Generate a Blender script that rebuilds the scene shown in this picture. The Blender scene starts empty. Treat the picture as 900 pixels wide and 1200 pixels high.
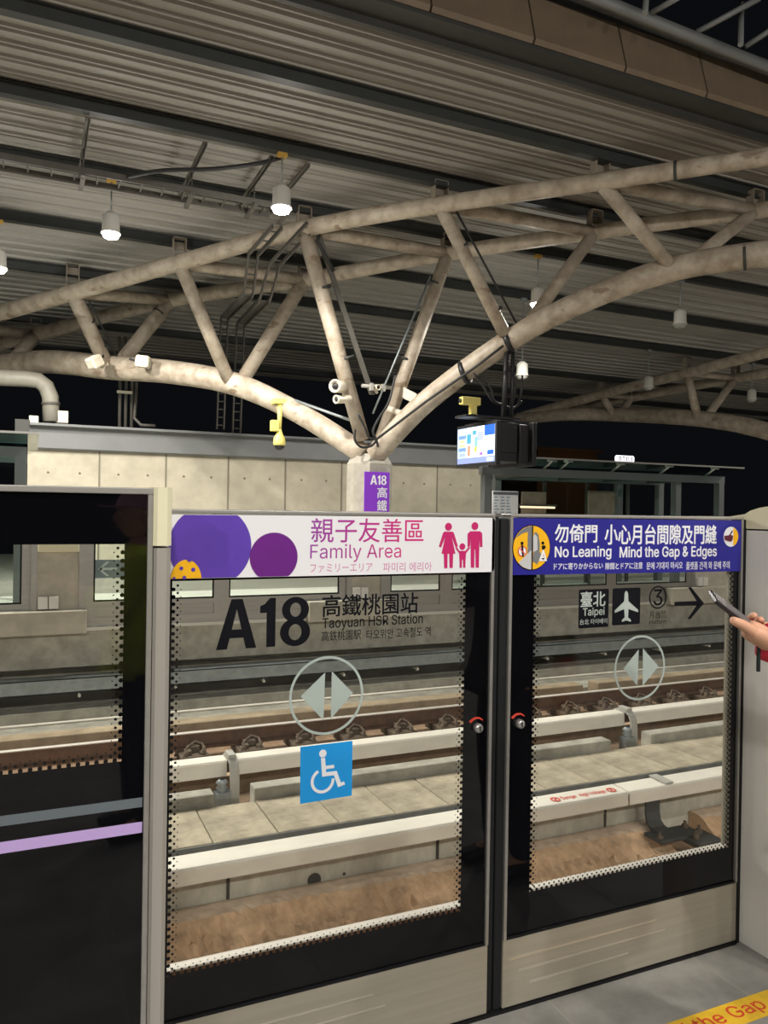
import bpy, bmesh, math, random
from mathutils import Vector, Matrix
random.seed(7)
S = bpy.context.scene
COL = S.collection

# ------------------------------------------------------------------ camera
YAW, PIT, ROL, FPX, CH = math.radians(24.293), math.radians(-.271), math.radians(.906), 914.6, 1.55
_cy, _sy, _cp, _sp = math.cos(YAW), math.sin(YAW), math.cos(PIT), math.sin(PIT)
FW = Vector((_sy*_cp, _cy*_cp, _sp)); R0 = Vector((_cy, -_sy, 0)); U0 = R0.cross(FW)
RT = R0*math.cos(ROL) + U0*math.sin(ROL); UP = -R0*math.sin(ROL) + U0*math.cos(ROL)
EYE = Vector((0, 0, CH))
cd = bpy.data.cameras.new('camera'); cam = bpy.data.objects.new('camera', cd); COL.objects.link(cam)
cd.sensor_fit = 'HORIZONTAL'; cd.sensor_width = 36; cd.lens = FPX/900*36; cd.clip_start = .05; cd.clip_end = 500
m = Matrix.Identity(4)
for i in range(3):
    m[i][0], m[i][1], m[i][2], m[i][3] = RT[i], UP[i], -FW[i], EYE[i]
cam.matrix_world = m
S.camera = cam

# ------------------------------------------------------------------ night sky, exposure
W = bpy.data.worlds.new('night'); S.world = W; W.use_nodes = True
W.node_tree.nodes['Background'].inputs[0].default_value = (.55, .6, .75, 1)
W.node_tree.nodes['Background'].inputs[1].default_value = .006
S.view_settings.view_transform = 'Standard'
try: S.view_settings.look = 'None'
except Exception: pass
S.view_settings.gamma = 1; S.view_settings.use_curve_mapping = False
S.view_settings.exposure = 0.0

def lamp_light(name, loc, power, radius=.12, color=(1, .96, .9)):
    l = bpy.data.lights.new(name, 'POINT'); l.energy = power; l.shadow_soft_size = radius; l.color = color
    o = bpy.data.objects.new(name, l); COL.objects.link(o); o.location = loc
    return o
def down_light(name, loc, power, angle=150, blend=.6, radius=.12, color=(1, .95, .87)):
    l = bpy.data.lights.new(name, 'SPOT'); l.energy = power; l.shadow_soft_size = radius; l.color = color
    l.spot_size = math.radians(angle); l.spot_blend = blend
    o = bpy.data.objects.new(name, l); COL.objects.link(o); o.location = loc
    return o
# the lamps of the platform roof overhead (above and behind the viewer): reflector beams; unseen glow lights set further back to light the fronts
for x in (-5, -1, 3, 7, 11):
    down_light('platform_lamp_light', (x, -.6, 6.0), 360, 140, 1)
    lamp_light('platform_lamp_glow', (x, -4.6, 5.0), 540)
# lamps of the far platform roof further along than the frame shows
for x, y in ((-4.5, 12.4), (-9, 12.4), (-2.5, 10.7), (-3.5, 12.7), (-7, 10.7), (21, 8.7), (24, 12.7), (17, 8.7)):
    down_light('far_platform_lamp_light', (x, y, 5.4), 700, 165, .5)
    lamp_light('far_platform_lamp_glow', (x, y, 5.2), 25)

# ------------------------------------------------------------------ helpers
def ray(px, py): return FW + RT*((px-450)/FPX) + UP*((600-py)/FPX)
def at(px, py, Y):                         # sight line to the plane Y
    d = ray(px, py); return EYE + d*(Y/d.y)
def atn(px, py, n, c):                     # sight line to the plane n.p = c
    d = ray(px, py); n = Vector(n); return EYE + d*((c - EYE.dot(n))/d.dot(n))
def atz(px, py, Z):
    d = ray(px, py); return EYE + d*((Z-CH)/d.z)
def atx(px, py, X):
    d = ray(px, py); return EYE + d*(X/d.x)

def lin(c):
    return tuple((v/12.92 if v <= .04045 else ((v+.055)/1.055)**2.4) for v in c)
def rgb(r, g, b): return lin((r/255, g/255, b/255))

def mat(name, color, rough=.6, metal=0, var=.0, scale=3.0, dark=None, bump=0, bscale=30, coat=0, stretch=None, spec=.5):
    M = bpy.data.materials.new(name); M.use_nodes = True
    nt = M.node_tree; N = nt.nodes; L = nt.links; b = N['Principled BSDF']
    b.inputs['Base Color'].default_value = (*color, 1); b.inputs['Roughness'].default_value = rough
    b.inputs['Metallic'].default_value = metal
    if 'Specular IOR Level' in b.inputs: b.inputs['Specular IOR Level'].default_value = spec
    if coat: b.inputs['Coat Weight'].default_value = coat
    tc = N.new('ShaderNodeTexCoord'); mp = N.new('ShaderNodeMapping'); L.new(tc.outputs['Object'], mp.inputs[0])
    if stretch: mp.inputs['Scale'].default_value = stretch
    if var or dark:
        n = N.new('ShaderNodeTexNoise'); n.inputs['Scale'].default_value = scale; n.inputs['Detail'].default_value = 7; n.inputs['Roughness'].default_value = .62
        L.new(mp.outputs[0], n.inputs['Vector'])
        r = N.new('ShaderNodeValToRGB')
        d = dark if dark else tuple(max(0, c*(1-var)) for c in color)
        br = tuple(min(1, c*(1+var*.6)) for c in color)
        r.color_ramp.elements[0].position = .32; r.color_ramp.elements[0].color = (*d, 1)
        r.color_ramp.elements[1].position = .68; r.color_ramp.elements[1].color = (*br, 1)
        L.new(n.outputs['Fac'], r.inputs[0]); L.new(r.outputs[0], b.inputs['Base Color'])
    if bump:
        n2 = N.new('ShaderNodeTexNoise'); n2.inputs['Scale'].default_value = bscale; n2.inputs['Detail'].default_value = 6
        L.new(mp.outputs[0], n2.inputs['Vector'])
        bp = N.new('ShaderNodeBump'); bp.inputs['Strength'].default_value = bump; bp.inputs['Distance'].default_value = .02
        L.new(n2.outputs['Fac'], bp.inputs['Height']); L.new(bp.outputs[0], b.inputs['Normal'])
    return M

def emit(name, color, s):
    M = bpy.data.materials.new(name); M.use_nodes = True; nt = M.node_tree; nt.nodes.remove(nt.nodes['Principled BSDF'])
    e = nt.nodes.new('ShaderNodeEmission'); e.inputs[0].default_value = (*color, 1); e.inputs[1].default_value = s
    nt.links.new(e.outputs[0], nt.nodes['Material Output'].inputs[0]); return M

def glass(name, tint, refl=1.0, rough=0.0):
    M = bpy.data.materials.new(name); M.use_nodes = True; nt = M.node_tree; N = nt.nodes; L = nt.links
    N.remove(N['Principled BSDF'])
    t = N.new('ShaderNodeBsdfTransparent'); t.inputs[0].default_value = (*tint, 1)
    g = N.new('ShaderNodeBsdfGlossy'); g.inputs['Roughness'].default_value = rough
    lw = N.new('ShaderNodeLayerWeight'); lw.inputs[0].default_value = .5
    p = N.new('ShaderNodeMath'); p.operation = 'POWER'; p.inputs[1].default_value = 5; L.new(lw.outputs['Facing'], p.inputs[0])
    a = N.new('ShaderNodeMath'); a.operation = 'MULTIPLY_ADD'; a.inputs[1].default_value = .9*refl; a.inputs[2].default_value = .04*refl
    L.new(p.outputs[0], a.inputs[0])
    mx = N.new('ShaderNodeMixShader'); L.new(a.outputs[0], mx.inputs[0]); L.new(t.outputs[0], mx.inputs[1]); L.new(g.outputs[0], mx.inputs[2])
    L.new(mx.outputs[0], N['Material Output'].inputs[0]); return M

ORG = {}
def tag(o, label=None, cat=None, group=None, kind=None):
    if label: o['label'] = label
    if cat: o['category'] = cat
    if group: o['group'] = group
    if kind: o['kind'] = kind
    return o
def thing(name, label, cat, loc=(0, 0, 0), group=None):
    o = bpy.data.objects.new(name, None); COL.objects.link(o); o.location = loc; o.empty_display_size = .1
    ORG[o.name] = Vector(loc); return tag(o, label, cat, group, 'thing')

class MB:
    def __init__(s): s.bm = bmesh.new()
    def box(s, a, b, bev=0):
        x0, x1 = sorted((a[0], b[0])); y0, y1 = sorted((a[1], b[1])); z0, z1 = sorted((a[2], b[2]))
        t = s.bm if not bev else bmesh.new()
        v = [t.verts.new(p) for p in ((x0,y0,z0),(x1,y0,z0),(x1,y1,z0),(x0,y1,z0),(x0,y0,z1),(x1,y0,z1),(x1,y1,z1),(x0,y1,z1))]
        for f in ((0,3,2,1),(4,5,6,7),(0,1,5,4),(1,2,6,5),(2,3,7,6),(3,0,4,7)): t.faces.new([v[i] for i in f])
        if bev:
            bmesh.ops.bevel(t, geom=list(t.edges), offset=bev, segments=2, affect='EDGES', profile=.5); s.take(t)
        return s
    def take(s, t, mtx=None):
        me = bpy.data.meshes.new('tmp'); t.to_mesh(me); t.free()
        if mtx is not None: me.transform(mtx)
        s.bm.from_mesh(me); bpy.data.meshes.remove(me)
    def obox(s, c, half, mtx):             # oriented box: centre, half sizes, 3x3 rotation
        t = bmesh.new(); bmesh.ops.create_cube(t, size=2)
        M4 = Matrix.Translation(Vector(c)) @ mtx.to_4x4() @ Matrix.Diagonal((*half, 1))
        bmesh.ops.transform(t, matrix=M4, verts=t.verts); s.take(t); return s
    def tube(s, pts, r, n=12, cap=True):
        pts = [Vector(p) for p in pts]; k = len(pts)
        rr = r if isinstance(r, (list, tuple)) else [r]*k
        rings = []; prev = None
        for i, p in enumerate(pts):
            d = (pts[min(i+1, k-1)] - pts[max(i-1, 0)]).normalized()
            if prev is None:
                u = d.orthogonal().normalized()
            else:
                u = prev - d*prev.dot(d)
                u = u.normalized() if u.length > 1e-6 else d.orthogonal().normalized()
            prev = u; w = d.cross(u)
            rings.append([s.bm.verts.new(p + (u*math.cos(a) + w*math.sin(a))*rr[i]) for a in [2*math.pi*j/n for j in range(n)]])
        for a, b in zip(rings, rings[1:]):
            for j in range(n):
                f = s.bm.faces.new((a[j], a[(j+1) % n], b[(j+1) % n], b[j])); f.smooth = True
        if cap:
            s.bm.faces.new(rings[0][::-1]); s.bm.faces.new(rings[-1])
        return s
    def lathe(s, prof, c=(0, 0, 0), axis=(0, 0, 1), n=20):
        c = Vector(c); a = Vector(axis).normalized(); u = a.orthogonal().normalized(); w = a.cross(u); rings = []
        for r, h in prof:
            if r < 1e-6: rings.append([s.bm.verts.new(c + a*h)])
            else: rings.append([s.bm.verts.new(c + a*h + (u*math.cos(t) + w*math.sin(t))*r) for t in [2*math.pi*j/n for j in range(n)]])
        for A, B in zip(rings, rings[1:]):
            for j in range(n):
                q = [A[j % len(A)], A[(j+1) % len(A)], B[(j+1) % len(B)], B[j % len(B)]]
                q = [v for i, v in enumerate(q) if v not in q[:i]]
                if len(q) > 2: s.bm.faces.new(q).smooth = True
        return s
    def prism(s, poly, ext):               # planar polygon (3D points) pushed along ext
        ext = Vector(ext); a = [s.bm.verts.new(Vector(p)) for p in poly]; b = [s.bm.verts.new(Vector(p)+ext) for p in poly]
        n = len(poly)
        s.bm.faces.new(a[::-1]); s.bm.faces.new(b)
        for i in range(n): s.bm.faces.new((a[i], a[(i+1) % n], b[(i+1) % n], b[i]))
        return s
    def build(s, name, m, parent=None, smooth=False, base=None):
        bmesh.ops.recalc_face_normals(s.bm, faces=s.bm.faces)
        if parent is not None: org = ORG[parent.name]
        elif base is not None: org = Vector(base)
        else:
            vs = [v.co for v in s.bm.verts]
            org = Vector(((min(v.x for v in vs)+max(v.x for v in vs))/2, (min(v.y for v in vs)+max(v.y for v in vs))/2, min(v.z for v in vs)))
        bmesh.ops.translate(s.bm, vec=-org, verts=s.bm.verts)
        me = bpy.data.meshes.new(name); s.bm.to_mesh(me); s.bm.free()
        if smooth:
            for p in me.polygons: p.use_smooth = True
        o = bpy.data.objects.new(name, me); COL.objects.link(o)
        if isinstance(m, (list, tuple)):
            for q in m: me.materials.append(q)
        else: me.materials.append(m)
        if parent is not None: o.parent = parent
        else: o.location = org
        ORG[o.name] = org
        return o
def kids(o): return [c for c in bpy.data.objects if c.parent == o]
def copy_tree(o, parent=None):
    c = o.copy(); COL.objects.link(c)
    if parent: c.parent = parent
    for ch in [q for q in KIDS.get(o.name, kids(o))]: copy_tree(ch, c)
    return c
KIDS = {}
def smooth(pts, k=6):
    P = [Vector(p) for p in pts]; out = []
    for i in range(len(P)-1):
        p0, p1, p2, p3 = P[max(i-1, 0)], P[i], P[i+1], P[min(i+2, len(P)-1)]
        for j in range(k):
            t = j/k; out.append(.5*((2*p1) + (p2-p0)*t + (2*p0-5*p1+4*p2-p3)*t*t + (3*p1-p0-3*p2+p3)*t**3))
    return out+[P[-1]]
def remember(o):
    KIDS[o.name] = kids(o)
    for c in KIDS[o.name]: remember(c)
def struct(mb, name, m, **k):
    return tag(mb.build(name, m, **k), kind='structure')

try:
    import os
    FONT = bpy.data.fonts.load(os.path.join(bpy.utils.system_resource('DATAFILES'), 'fonts', 'Inter.woff2'))
except Exception:
    FONT = None
def text_mesh(body, bold=0, spacing=1):
    c = bpy.data.curves.new('t', 'FONT')
    if FONT and all(ord(q) < 128 for q in body): c.font = FONT
    c.size = 1; c.body = body; c.resolution_u = 3; c.space_character = spacing
    o = bpy.data.objects.new('t', c); COL.objects.link(o); bpy.context.view_layer.update()
    me = bpy.data.meshes.new_from_object(o.evaluated_get(bpy.context.evaluated_depsgraph_get()))
    bpy.data.objects.remove(o); bpy.data.curves.remove(c)
    return me
def text_on(bmd, body, p00, ex, ey, w, h, bold=0, lift=None, spacing=1):
    """lettering fitted into a w x h box on a surface: lower left corner p00, unit directions ex, ey"""
    me = text_mesh(body, bold, spacing)
    xs = [v.co.x for v in me.vertices]; ys = [v.co.y for v in me.vertices]
    x0, x1, y0, y1 = min(xs), max(xs), min(ys), max(ys)
    ex = Vector(ex); ey = Vector(ey); p00 = Vector(p00)
    if lift is not None: p00 = p00 + Vector(lift)
    asp = (y1-y0)/(x1-x0)*w/h if h else 1; nrm = ex.cross(ey)
    dx, dy = bold*h*.9, bold*h*.7
    src = [v.co.copy() for v in me.vertices]
    for k, (sx, sy) in enumerate(((0, 0), (-1, 0), (1, 0), (0, -1), (0, 1), (-.7, .7), (.7, .7), (-.7, -.7), (.7, -.7)) if bold else ((0, 0),)):
        for v, q in zip(me.vertices, src):
            v.co = p00 + ex*((q.x-x0)/(x1-x0)*(w-2*dx)+dx+sx*dx) + ey*((q.y-y0)/(y1-y0)*(h-2*dy)+dy+sy*dy) + nrm*(.00003*k)
        bmd.bm.from_mesh(me)
    bpy.data.meshes.remove(me); return bmd
EX, EZ = Vector((1, 0, 0)), Vector((0, 0, 1))
def text_px(bmd, body, x0, y0, x1, y1, Y, bold=0, spacing=1):
    """lettering on an upright surface Y between the sight lines of its box"""
    ym = (y0+y1)/2; xm = (x0+x1)/2
    a = at(x0, ym, Y).x; b = at(x1, ym, Y).x; zt = at(xm, y0, Y).z; zb = at(xm, y1, Y).z
    return text_on(bmd, body, (a, Y, zb), EX, EZ, b-a, zt-zb, bold, spacing=spacing)
def poly_px(bmd, pts, Y, t=.0008):
    return bmd.prism([at(x, y, Y) for x, y in pts], (0, -t, 0))
def flat(bmd, pts, Y, t=.0008):            # polygon in (x, z) on an upright surface
    return bmd.prism([(x, Y, z) for x, z in pts], (0, -t, 0))
def circ(cx, cz, rx, rz=None, n=40, a0=0, a1=2*math.pi):
    rz = rx if rz is None else rz
    full = abs(a1-a0) > 6.28
    k = n if full else n+1
    return [(cx+rx*math.cos(a0+(a1-a0)*i/n), cz+rz*math.sin(a0+(a1-a0)*i/n)) for i in range(k)]
def ring(bmd, cx, cz, r0, r1, Y, n=48, t=.0008):
    for i in range(n):
        a, b = 2*math.pi*i/n, 2*math.pi*(i+1)/n
        flat(bmd, [(cx+r0*math.cos(a), cz+r0*math.sin(a)), (cx+r1*math.cos(a), cz+r1*math.sin(a)), (cx+r1*math.cos(b), cz+r1*math.sin(b)), (cx+r0*math.cos(b), cz+r0*math.sin(b))], Y, t)
def rrect(x0, z0, x1, z1, r, n=5):
    o = []
    for cx, cz, a in ((x1-r, z1-r, 0), (x0+r, z1-r, 90), (x0+r, z0+r, 180), (x1-r, z0+r, 270)):
        for i in range(n+1):
            t = math.radians(a+90*i/n); o.append((cx+r*math.cos(t), cz+r*math.sin(t)))
    return o

# ------------------------------------------------------------------ materials
M_floor = mat('granite', rgb(146, 144, 139), .5, var=.3, scale=5, bump=.05, bscale=80)
M_joint = mat('grout', rgb(165, 160, 150), .8)
M_conc = mat('concrete', rgb(186, 180, 165), .85, var=.2, scale=4, bump=.15, bscale=25)
M_concpale = mat('fair_concrete', rgb(176, 169, 150), .8, var=.16, scale=2.5, bump=.06, bscale=20)
M_concg = mat('weathered_concrete', rgb(168, 165, 152), .9, var=.3, scale=5, bump=.25, bscale=22)
M_slab = mat('slab_concrete', rgb(170, 160, 138), .9, var=.38, scale=4.5, bump=.3, bscale=28)
M_trough = mat('trough_concrete', rgb(206, 203, 188), .9, var=.22, scale=9, bump=.2, bscale=30, stretch=(1, 1, .5))
M_sand = mat('rust_stained_mortar', rgb(212, 178, 142), .95, var=.3, scale=7, bump=.8, bscale=18)
M_ledge = mat('pale_mortar_ledge', rgb(206, 184, 160), .95, var=.22, scale=9, bump=.6, bscale=20)
M_bed = mat('brown_track_bed', rgb(178, 148, 120), .95, var=.3, scale=5, bump=.35, bscale=20)
M_plinth = mat('brown_plinth', rgb(164, 146, 120), .9, var=.25, scale=5, bump=.25, bscale=20)
M_dark = mat('dark_wall', rgb(158, 153, 140), .9, var=.3, scale=2)
M_rail = mat('rusty_rail', rgb(92, 66, 48), .75, var=.35, scale=10)
M_railtop = mat('polished_rail_head', rgb(196, 191, 182), .5, metal=.25)
M_fast = mat('rusty_fastener', rgb(88, 74, 58), .8, var=.4, scale=20)
M_cover = mat('cover_fibreglass', rgb(226, 221, 208), .55, var=.1, scale=6, stretch=(.4, 1, 1))
M_arm = mat('grey_bracket', rgb(170, 168, 160), .6, var=.1, scale=6)
M_steeldark = mat('dark_steel', rgb(60, 62, 60), .6, var=.2, scale=8)
M_galv = mat('galvanised_steel', rgb(150, 158, 160), .45, metal=.5, var=.2, scale=8)
M_roof = mat('roof_sheet', rgb(152, 149, 142), .6, metal=.0, var=.08, scale=1.5, stretch=(.2, 1, 1))
M_purlin = mat('purlin_paint', rgb(48, 51, 49), .55, var=.15, scale=4)
M_tube = mat('truss_paint', rgb(188, 177, 160), .5, var=.12, scale=4, dark=rgb(146, 132, 114))
def peel(M, c):
    N = M.node_tree.nodes; L = M.node_tree.links; b = N['Principled BSDF']; src = b.inputs['Base Color'].links[0].from_socket
    tc = N.new('ShaderNodeTexCoord'); mp = N.new('ShaderNodeMapping'); mp.inputs['Scale'].default_value = (.9, .9, 2.2); L.new(tc.outputs['Object'], mp.inputs[0])
    n = N.new('ShaderNodeTexNoise'); n.inputs['Scale'].default_value = 2.1; n.inputs['Detail'].default_value = 9; n.inputs['Roughness'].default_value = .6; L.new(mp.outputs[0], n.inputs['Vector'])
    r = N.new('ShaderNodeValToRGB'); r.color_ramp.elements[0].position = .625; r.color_ramp.elements[1].position = .655; L.new(n.outputs['Fac'], r.inputs[0])
    mx = N.new('ShaderNodeMix'); mx.data_type = 'RGBA'; L.new(r.outputs[0], mx.inputs[0]); L.new(src, mx.inputs[6]); mx.inputs[7].default_value = (*c, 1); L.new(mx.outputs[2], b.inputs['Base Color'])
peel(M_tube, rgb(140, 122, 102))
M_clip = mat('purlin_clip_paint', rgb(142, 132, 116), .6)
M_duct = mat('duct_paint', rgb(150, 146, 134), .5, var=.1, scale=4)
M_brown = mat('soffit_panel', rgb(112, 97, 78), .6, var=.15, scale=3)
M_gutter = mat('gutter_steel', rgb(54, 54, 50), .5, var=.15, scale=3)
M_shelter = mat('shelter_steel', rgb(92, 96, 96), .5)
M_beamg = mat('grey_beam', rgb(112, 114, 114), .5, var=.08, scale=2)
M_alu = mat('brushed_aluminium', rgb(176, 173, 168), .38, metal=.7, var=.08, scale=30, stretch=(.05, 1, 1))
M_kick = mat('stainless_kickplate', rgb(170, 163, 148), .42, metal=.35, var=.1, scale=40, stretch=(.03, 1, 1))
M_rub = mat('polished_scuff', rgb(214, 208, 194), .3, metal=.7)
M_post = mat('satin_steel', rgb(172, 167, 159), .4, metal=.3, var=.06, scale=30, stretch=(1, 1, .03))
M_cream = mat('cream_paint', rgb(226, 220, 188), .45)
M_frit = mat('black_glass', (.003, .003, .004), .03, spec=.36)
M_frame = mat('black_frame', (.008, .008, .009), .5, spec=.25)
M_rubber = mat('rubber', rgb(30, 31, 33), .7, spec=.2)
M_glass = glass('clear_glass', (.972, .978, .966), .55)
M_farglass = glass('far_glass', (.9, .94, .92), .8)
M_greenglass = glass('green_canopy_glass', (.25, .42, .38), 1.0)
M_white = mat('white_vinyl', rgb(233, 232, 236), .4)
M_blue = mat('navy_vinyl', rgb(38, 36, 140), .35)
M_txtwhite = mat('white_lettering', rgb(236, 236, 240), .5)
M_txtblack = mat('black_lettering', (.006, .006, .009), .8, spec=.12)
M_txtpale = mat('grey_lettering', rgb(176, 186, 180), .5)
M_mag = mat('magenta_print', rgb(196, 22, 104), .45)
M_pink = mat('pink_print', rgb(205, 118, 168), .45)
M_purple1 = mat('violet_print', rgb(92, 60, 172), .4, var=.12, scale=8)
M_purple2 = mat('plum_print', rgb(104, 26, 128), .4, var=.12, scale=8)
M_yellow = mat('yellow_print', rgb(246, 184, 20), .4)
M_grey = mat('grey_print', rgb(120, 120, 122), .45)
M_pale = mat('pale_grey_print', rgb(196, 196, 198), .45)
M_red = mat('red_print', rgb(214, 70, 52), .5)
M_decal = mat('frosted_decal', rgb(168, 180, 174), .6)
M_sky = mat('light_blue_vinyl', rgb(20, 150, 226), .4)
M_lav = mat('lavender_stripe', rgb(186, 160, 214), .4)
M_slate = mat('slate_stripe', rgb(98, 106, 112), .4)
M_house = mat('housing_steel', rgb(224, 222, 216), .5, metal=.0, var=.05, scale=2)
M_knob = mat('knob_steel', rgb(190, 188, 186), .3, metal=.8)
M_banner = mat('purple_banner', rgb(132, 52, 200), .5)
M_cctv = mat('cream_plastic', rgb(222, 214, 194), .5)
M_cctvy = mat('yellow_plastic', rgb(226, 212, 120), .45)
M_black = mat('black_plastic', (.012, .012, .013), .45)
M_cable = mat('cable_black', (.02, .02, .02), .6)
M_lampw = mat('lamp_housing', rgb(216, 214, 206), .45)
M_lamplit = emit('lit_lamp_glass', (1, .97, .9), 40)
M_lampoff = mat('unlit_lamp_glass', rgb(170, 170, 165), .3)
M_jbox = mat('ochre_box', rgb(190, 150, 60), .6)
M_ladder = mat('dull_ladder_steel', rgb(88, 85, 78), .6, var=.15, scale=6)

def a18_px(bmd, x0, y0, x1, y1, Y, t=.0008):
    a = at(x0, (y0+y1)/2, Y).x; w = at(x1, (y0+y1)/2, Y).x - a; xm = (x0+x1)/2; zb = at(xm, y1, Y).z; h = at(xm, y0, Y).z - zb
    P = lambda pts: flat(bmd, [(a+u*w, zb+v*h) for u, v in pts], Y, t)
    P([(0, 0), (.11, 0), (.2075, .80), (.2075, 1), (.150, 1)]); P([(.415, 0), (.305, 0), (.2075, .80), (.2075, 1), (.265, 1)]); P([(.137, .22), (.278, .22), (.257, .39), (.158, .39)])
    P([(.52, 0), (.615, 0), (.615, 1), (.555, 1), (.52, .93)]); P([(.45, .70), (.52, .70), (.52, .93), (.50, .88), (.45, .84)])
    for cy, ry, rx, iy, ix, dY in ((.275, .29, .165, .165, .07, 0), (.74, .265, .148, .145, .06, .0009)):
        cx = .83; n = 40
        for i in range(n):
            p, q = 2*math.pi*i/n, 2*math.pi*(i+1)/n
            flat(bmd, [(a+u*w, zb+v*h) for u, v in [(cx+ix*math.cos(p), cy+iy*math.sin(p)), (cx+rx*math.cos(p), cy+ry*math.sin(p)), (cx+rx*math.cos(q), cy+ry*math.sin(q)), (cx+ix*math.cos(q), cy+iy*math.sin(q))]], Y-dY, t)
# tint ramp along X for the printed headline (violet to magenta)
def gradient_print(name, x0, x1, c0, c1):
    M = mat(name, c0, .45); N = M.node_tree.nodes; L = M.node_tree.links
    g = N.new('ShaderNodeNewGeometry'); sp = N.new('ShaderNodeSeparateXYZ'); L.new(g.outputs['Position'], sp.inputs[0])
    mr = N.new('ShaderNodeMapRange'); mr.inputs[1].default_value = x0; mr.inputs[2].default_value = x1; L.new(sp.outputs[0], mr.inputs[0])
    r = N.new('ShaderNodeValToRGB'); r.color_ramp.elements[0].color = (*c0, 1); r.color_ramp.elements[1].color = (*c1, 1)
    L.new(mr.outputs[0], r.inputs[0]); L.new(r.outputs[0], N['Principled BSDF'].inputs['Base Color']); return M

# ================================================================== SETTING
XA, XB = -14, 46
FZ = .033                                   # level of the near platform
b = MB(); b.prism([(XA, -7, FZ), (XA, -7, -.3), (XA, 1.9, -.3), (XA, 1.9, -1.62), (XA, 2.16, -1.62), (XA, 2.16, FZ)], (XB-XA, 0, 0)); fl = struct(b, 'floor', M_floor)
b = MB()
for i in range(-6, 20):
    x = .877 + i*.6; b.box((x-.002, -7, FZ-.001), (x+.002, 1.98, FZ+.0006))
for y in (.2, -1.0, -2.2): b.box((XA, y-.002, FZ-.001), (XB, y+.002, FZ+.0006))
struct(b, 'trim_floor_joints', M_joint)

b = MB().box((XA, 2.16, -1.85), (XB, 5.76, -1.62)); struct(b, 'near_track_bed', M_bed)
b = MB().box((XA, 5.76, -1.62), (XB, 6.66, -1.06)); struct(b, 'trough_wall', M_trough)
# wall joints and drain holes
b = MB()
for x in (-.4, 1.37, 3.14, 4.91, 6.68, 8.45): b.box((x-.012, 5.752, -1.42), (x+.012, 5.763, -1.04))
b.lathe([(0, 0), (.055, 0), (.055, .006), (0, .006)], (2.05, 5.757, -1.365), (0, -1, 0)); b.lathe([(0, 0), (.012, 0), (.012, .006), (0, .006)], (2.3, 5.757, -1.36), (0, -1, 0))
struct(b, 'trim_trough_joints', mat('dark_joint', rgb(70, 68, 60), .95))
b = MB().box((XA, 8.0, -1.7), (XB, 10.9, -1.24)); struct(b, 'far_track_bed', M_bed)
b = MB().box((XA, 6.66, -1.7), (XB, 7.98, -1.42)).box((XA, 7.98, -1.7), (XB, 8.0, -1.24)); struct(b, 'track_bed_shade', mat('bed_shade_brown', rgb(112, 92, 70), .95, var=.3, scale=6))  # lowered bed strip under the cover, with its shade painted as darker brown
b = MB().box((XA, 9.3, -1.24), (XB, 10.75, -1.06)); struct(b, 'drain_floor', M_concg)
b = MB().box((XA, 10.0, -1.06), (XB, 10.3, -.915)); struct(b, 'kerb', M_concg)
b = MB().box((XA, 10.75, -1.3), (XB, 11.0, -.45)); struct(b, 'wall_under_far_platform', M_dark)
b = MB().box((XA, 10.3, -.46), (XB, 10.75, 0)); struct(b, 'far_platform_edge', M_concg)
b = MB().box((XA, 10.75, -.45), (XB, 14.3, 0)); struct(b, 'far_floor', mat('pale_floor', rgb(206, 204, 196), .5, var=.08, scale=2))
b = MB().box((XA, 14.3, -.45), (XB, 26, 0)); struct(b, 'far_floor', mat('grey_floor', rgb(140, 138, 130), .6, var=.12, scale=2))

# wall at the back of the far platform, with panel joints
WY = 18.0
wx0, wx1 = at(32, 560, WY).x, at(566, 580, WY).x
wj = [at(px, 580, WY).x for px in (116, 194, 267, 334, 400, 457, 512)]
b = MB().box((wx0, WY, 0), (wx1, WY+.3, 2.68)); struct(b, 'wall_far', M_concpale)
b = MB()
for x in wj: b.box((x-.018, WY-.01, 0), (x+.018, WY+.01, 2.68))
for a_, c_ in zip([wx0]+wj, wj+[wx1]):
    for zz in (2.2, 1.2):
        for u in (.28, .72): b.lathe([(0, 0), (.026, 0), (.026, .006), (0, .006)], (a_+(c_-a_)*u, WY-.002, zz), (0, -1, 0), 8)
struct(b, 'trim_wall_joints', mat('wall_joint', rgb(120, 114, 100), .9))

# corrugated roof over the far platform
ROOF = [(7.45, 6.58), (8.75, 6.66), (10.65, 6.71), (12.55, 6.68), (14.7, 6.50), (17.0, 6.33), (20.6, 6.08), (25, 5.85)]
def roof_z(y):
    for (a, za), (c, zc) in zip(ROOF, ROOF[1:]):
        if a <= y <= c: return za + (zc-za)*(y-a)/(c-a)
    return ROOF[0][1] if y < ROOF[0][0] else ROOF[-1][1]
b = MB(); prof = []; y = ROOF[0][0]
while y < 25:
    for dy, dz in ((0, 0), (.15, 0), (.165, -.035), (.195, -.035), (.21, 0), (.24, .075), (.31, .075)): prof.append((y+dy, roof_z(y+dy)+dz))
    y += .34
va = [b.bm.verts.new((XA, p[0], p[1])) for p in prof]; vb = [b.bm.verts.new((XB, p[0], p[1])) for p in prof]
for i in range(len(prof)-1): b.bm.faces.new((va[i], vb[i], vb[i+1], va[i+1]))
va2 = [b.bm.verts.new((XA, p[0], p[1]+.12)) for p in prof]; vb2 = [b.bm.verts.new((XB, p[0], p[1]+.12)) for p in prof]
for i in range(len(prof)-1): b.bm.faces.new((va2[i], va2[i+1], vb2[i+1], vb2[i]))
struct(b, 'ceiling', M_roof)
PURL = [8.75, 10.63, 12.55, 14.7, 17.0, 20.6, 23.6]
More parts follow.
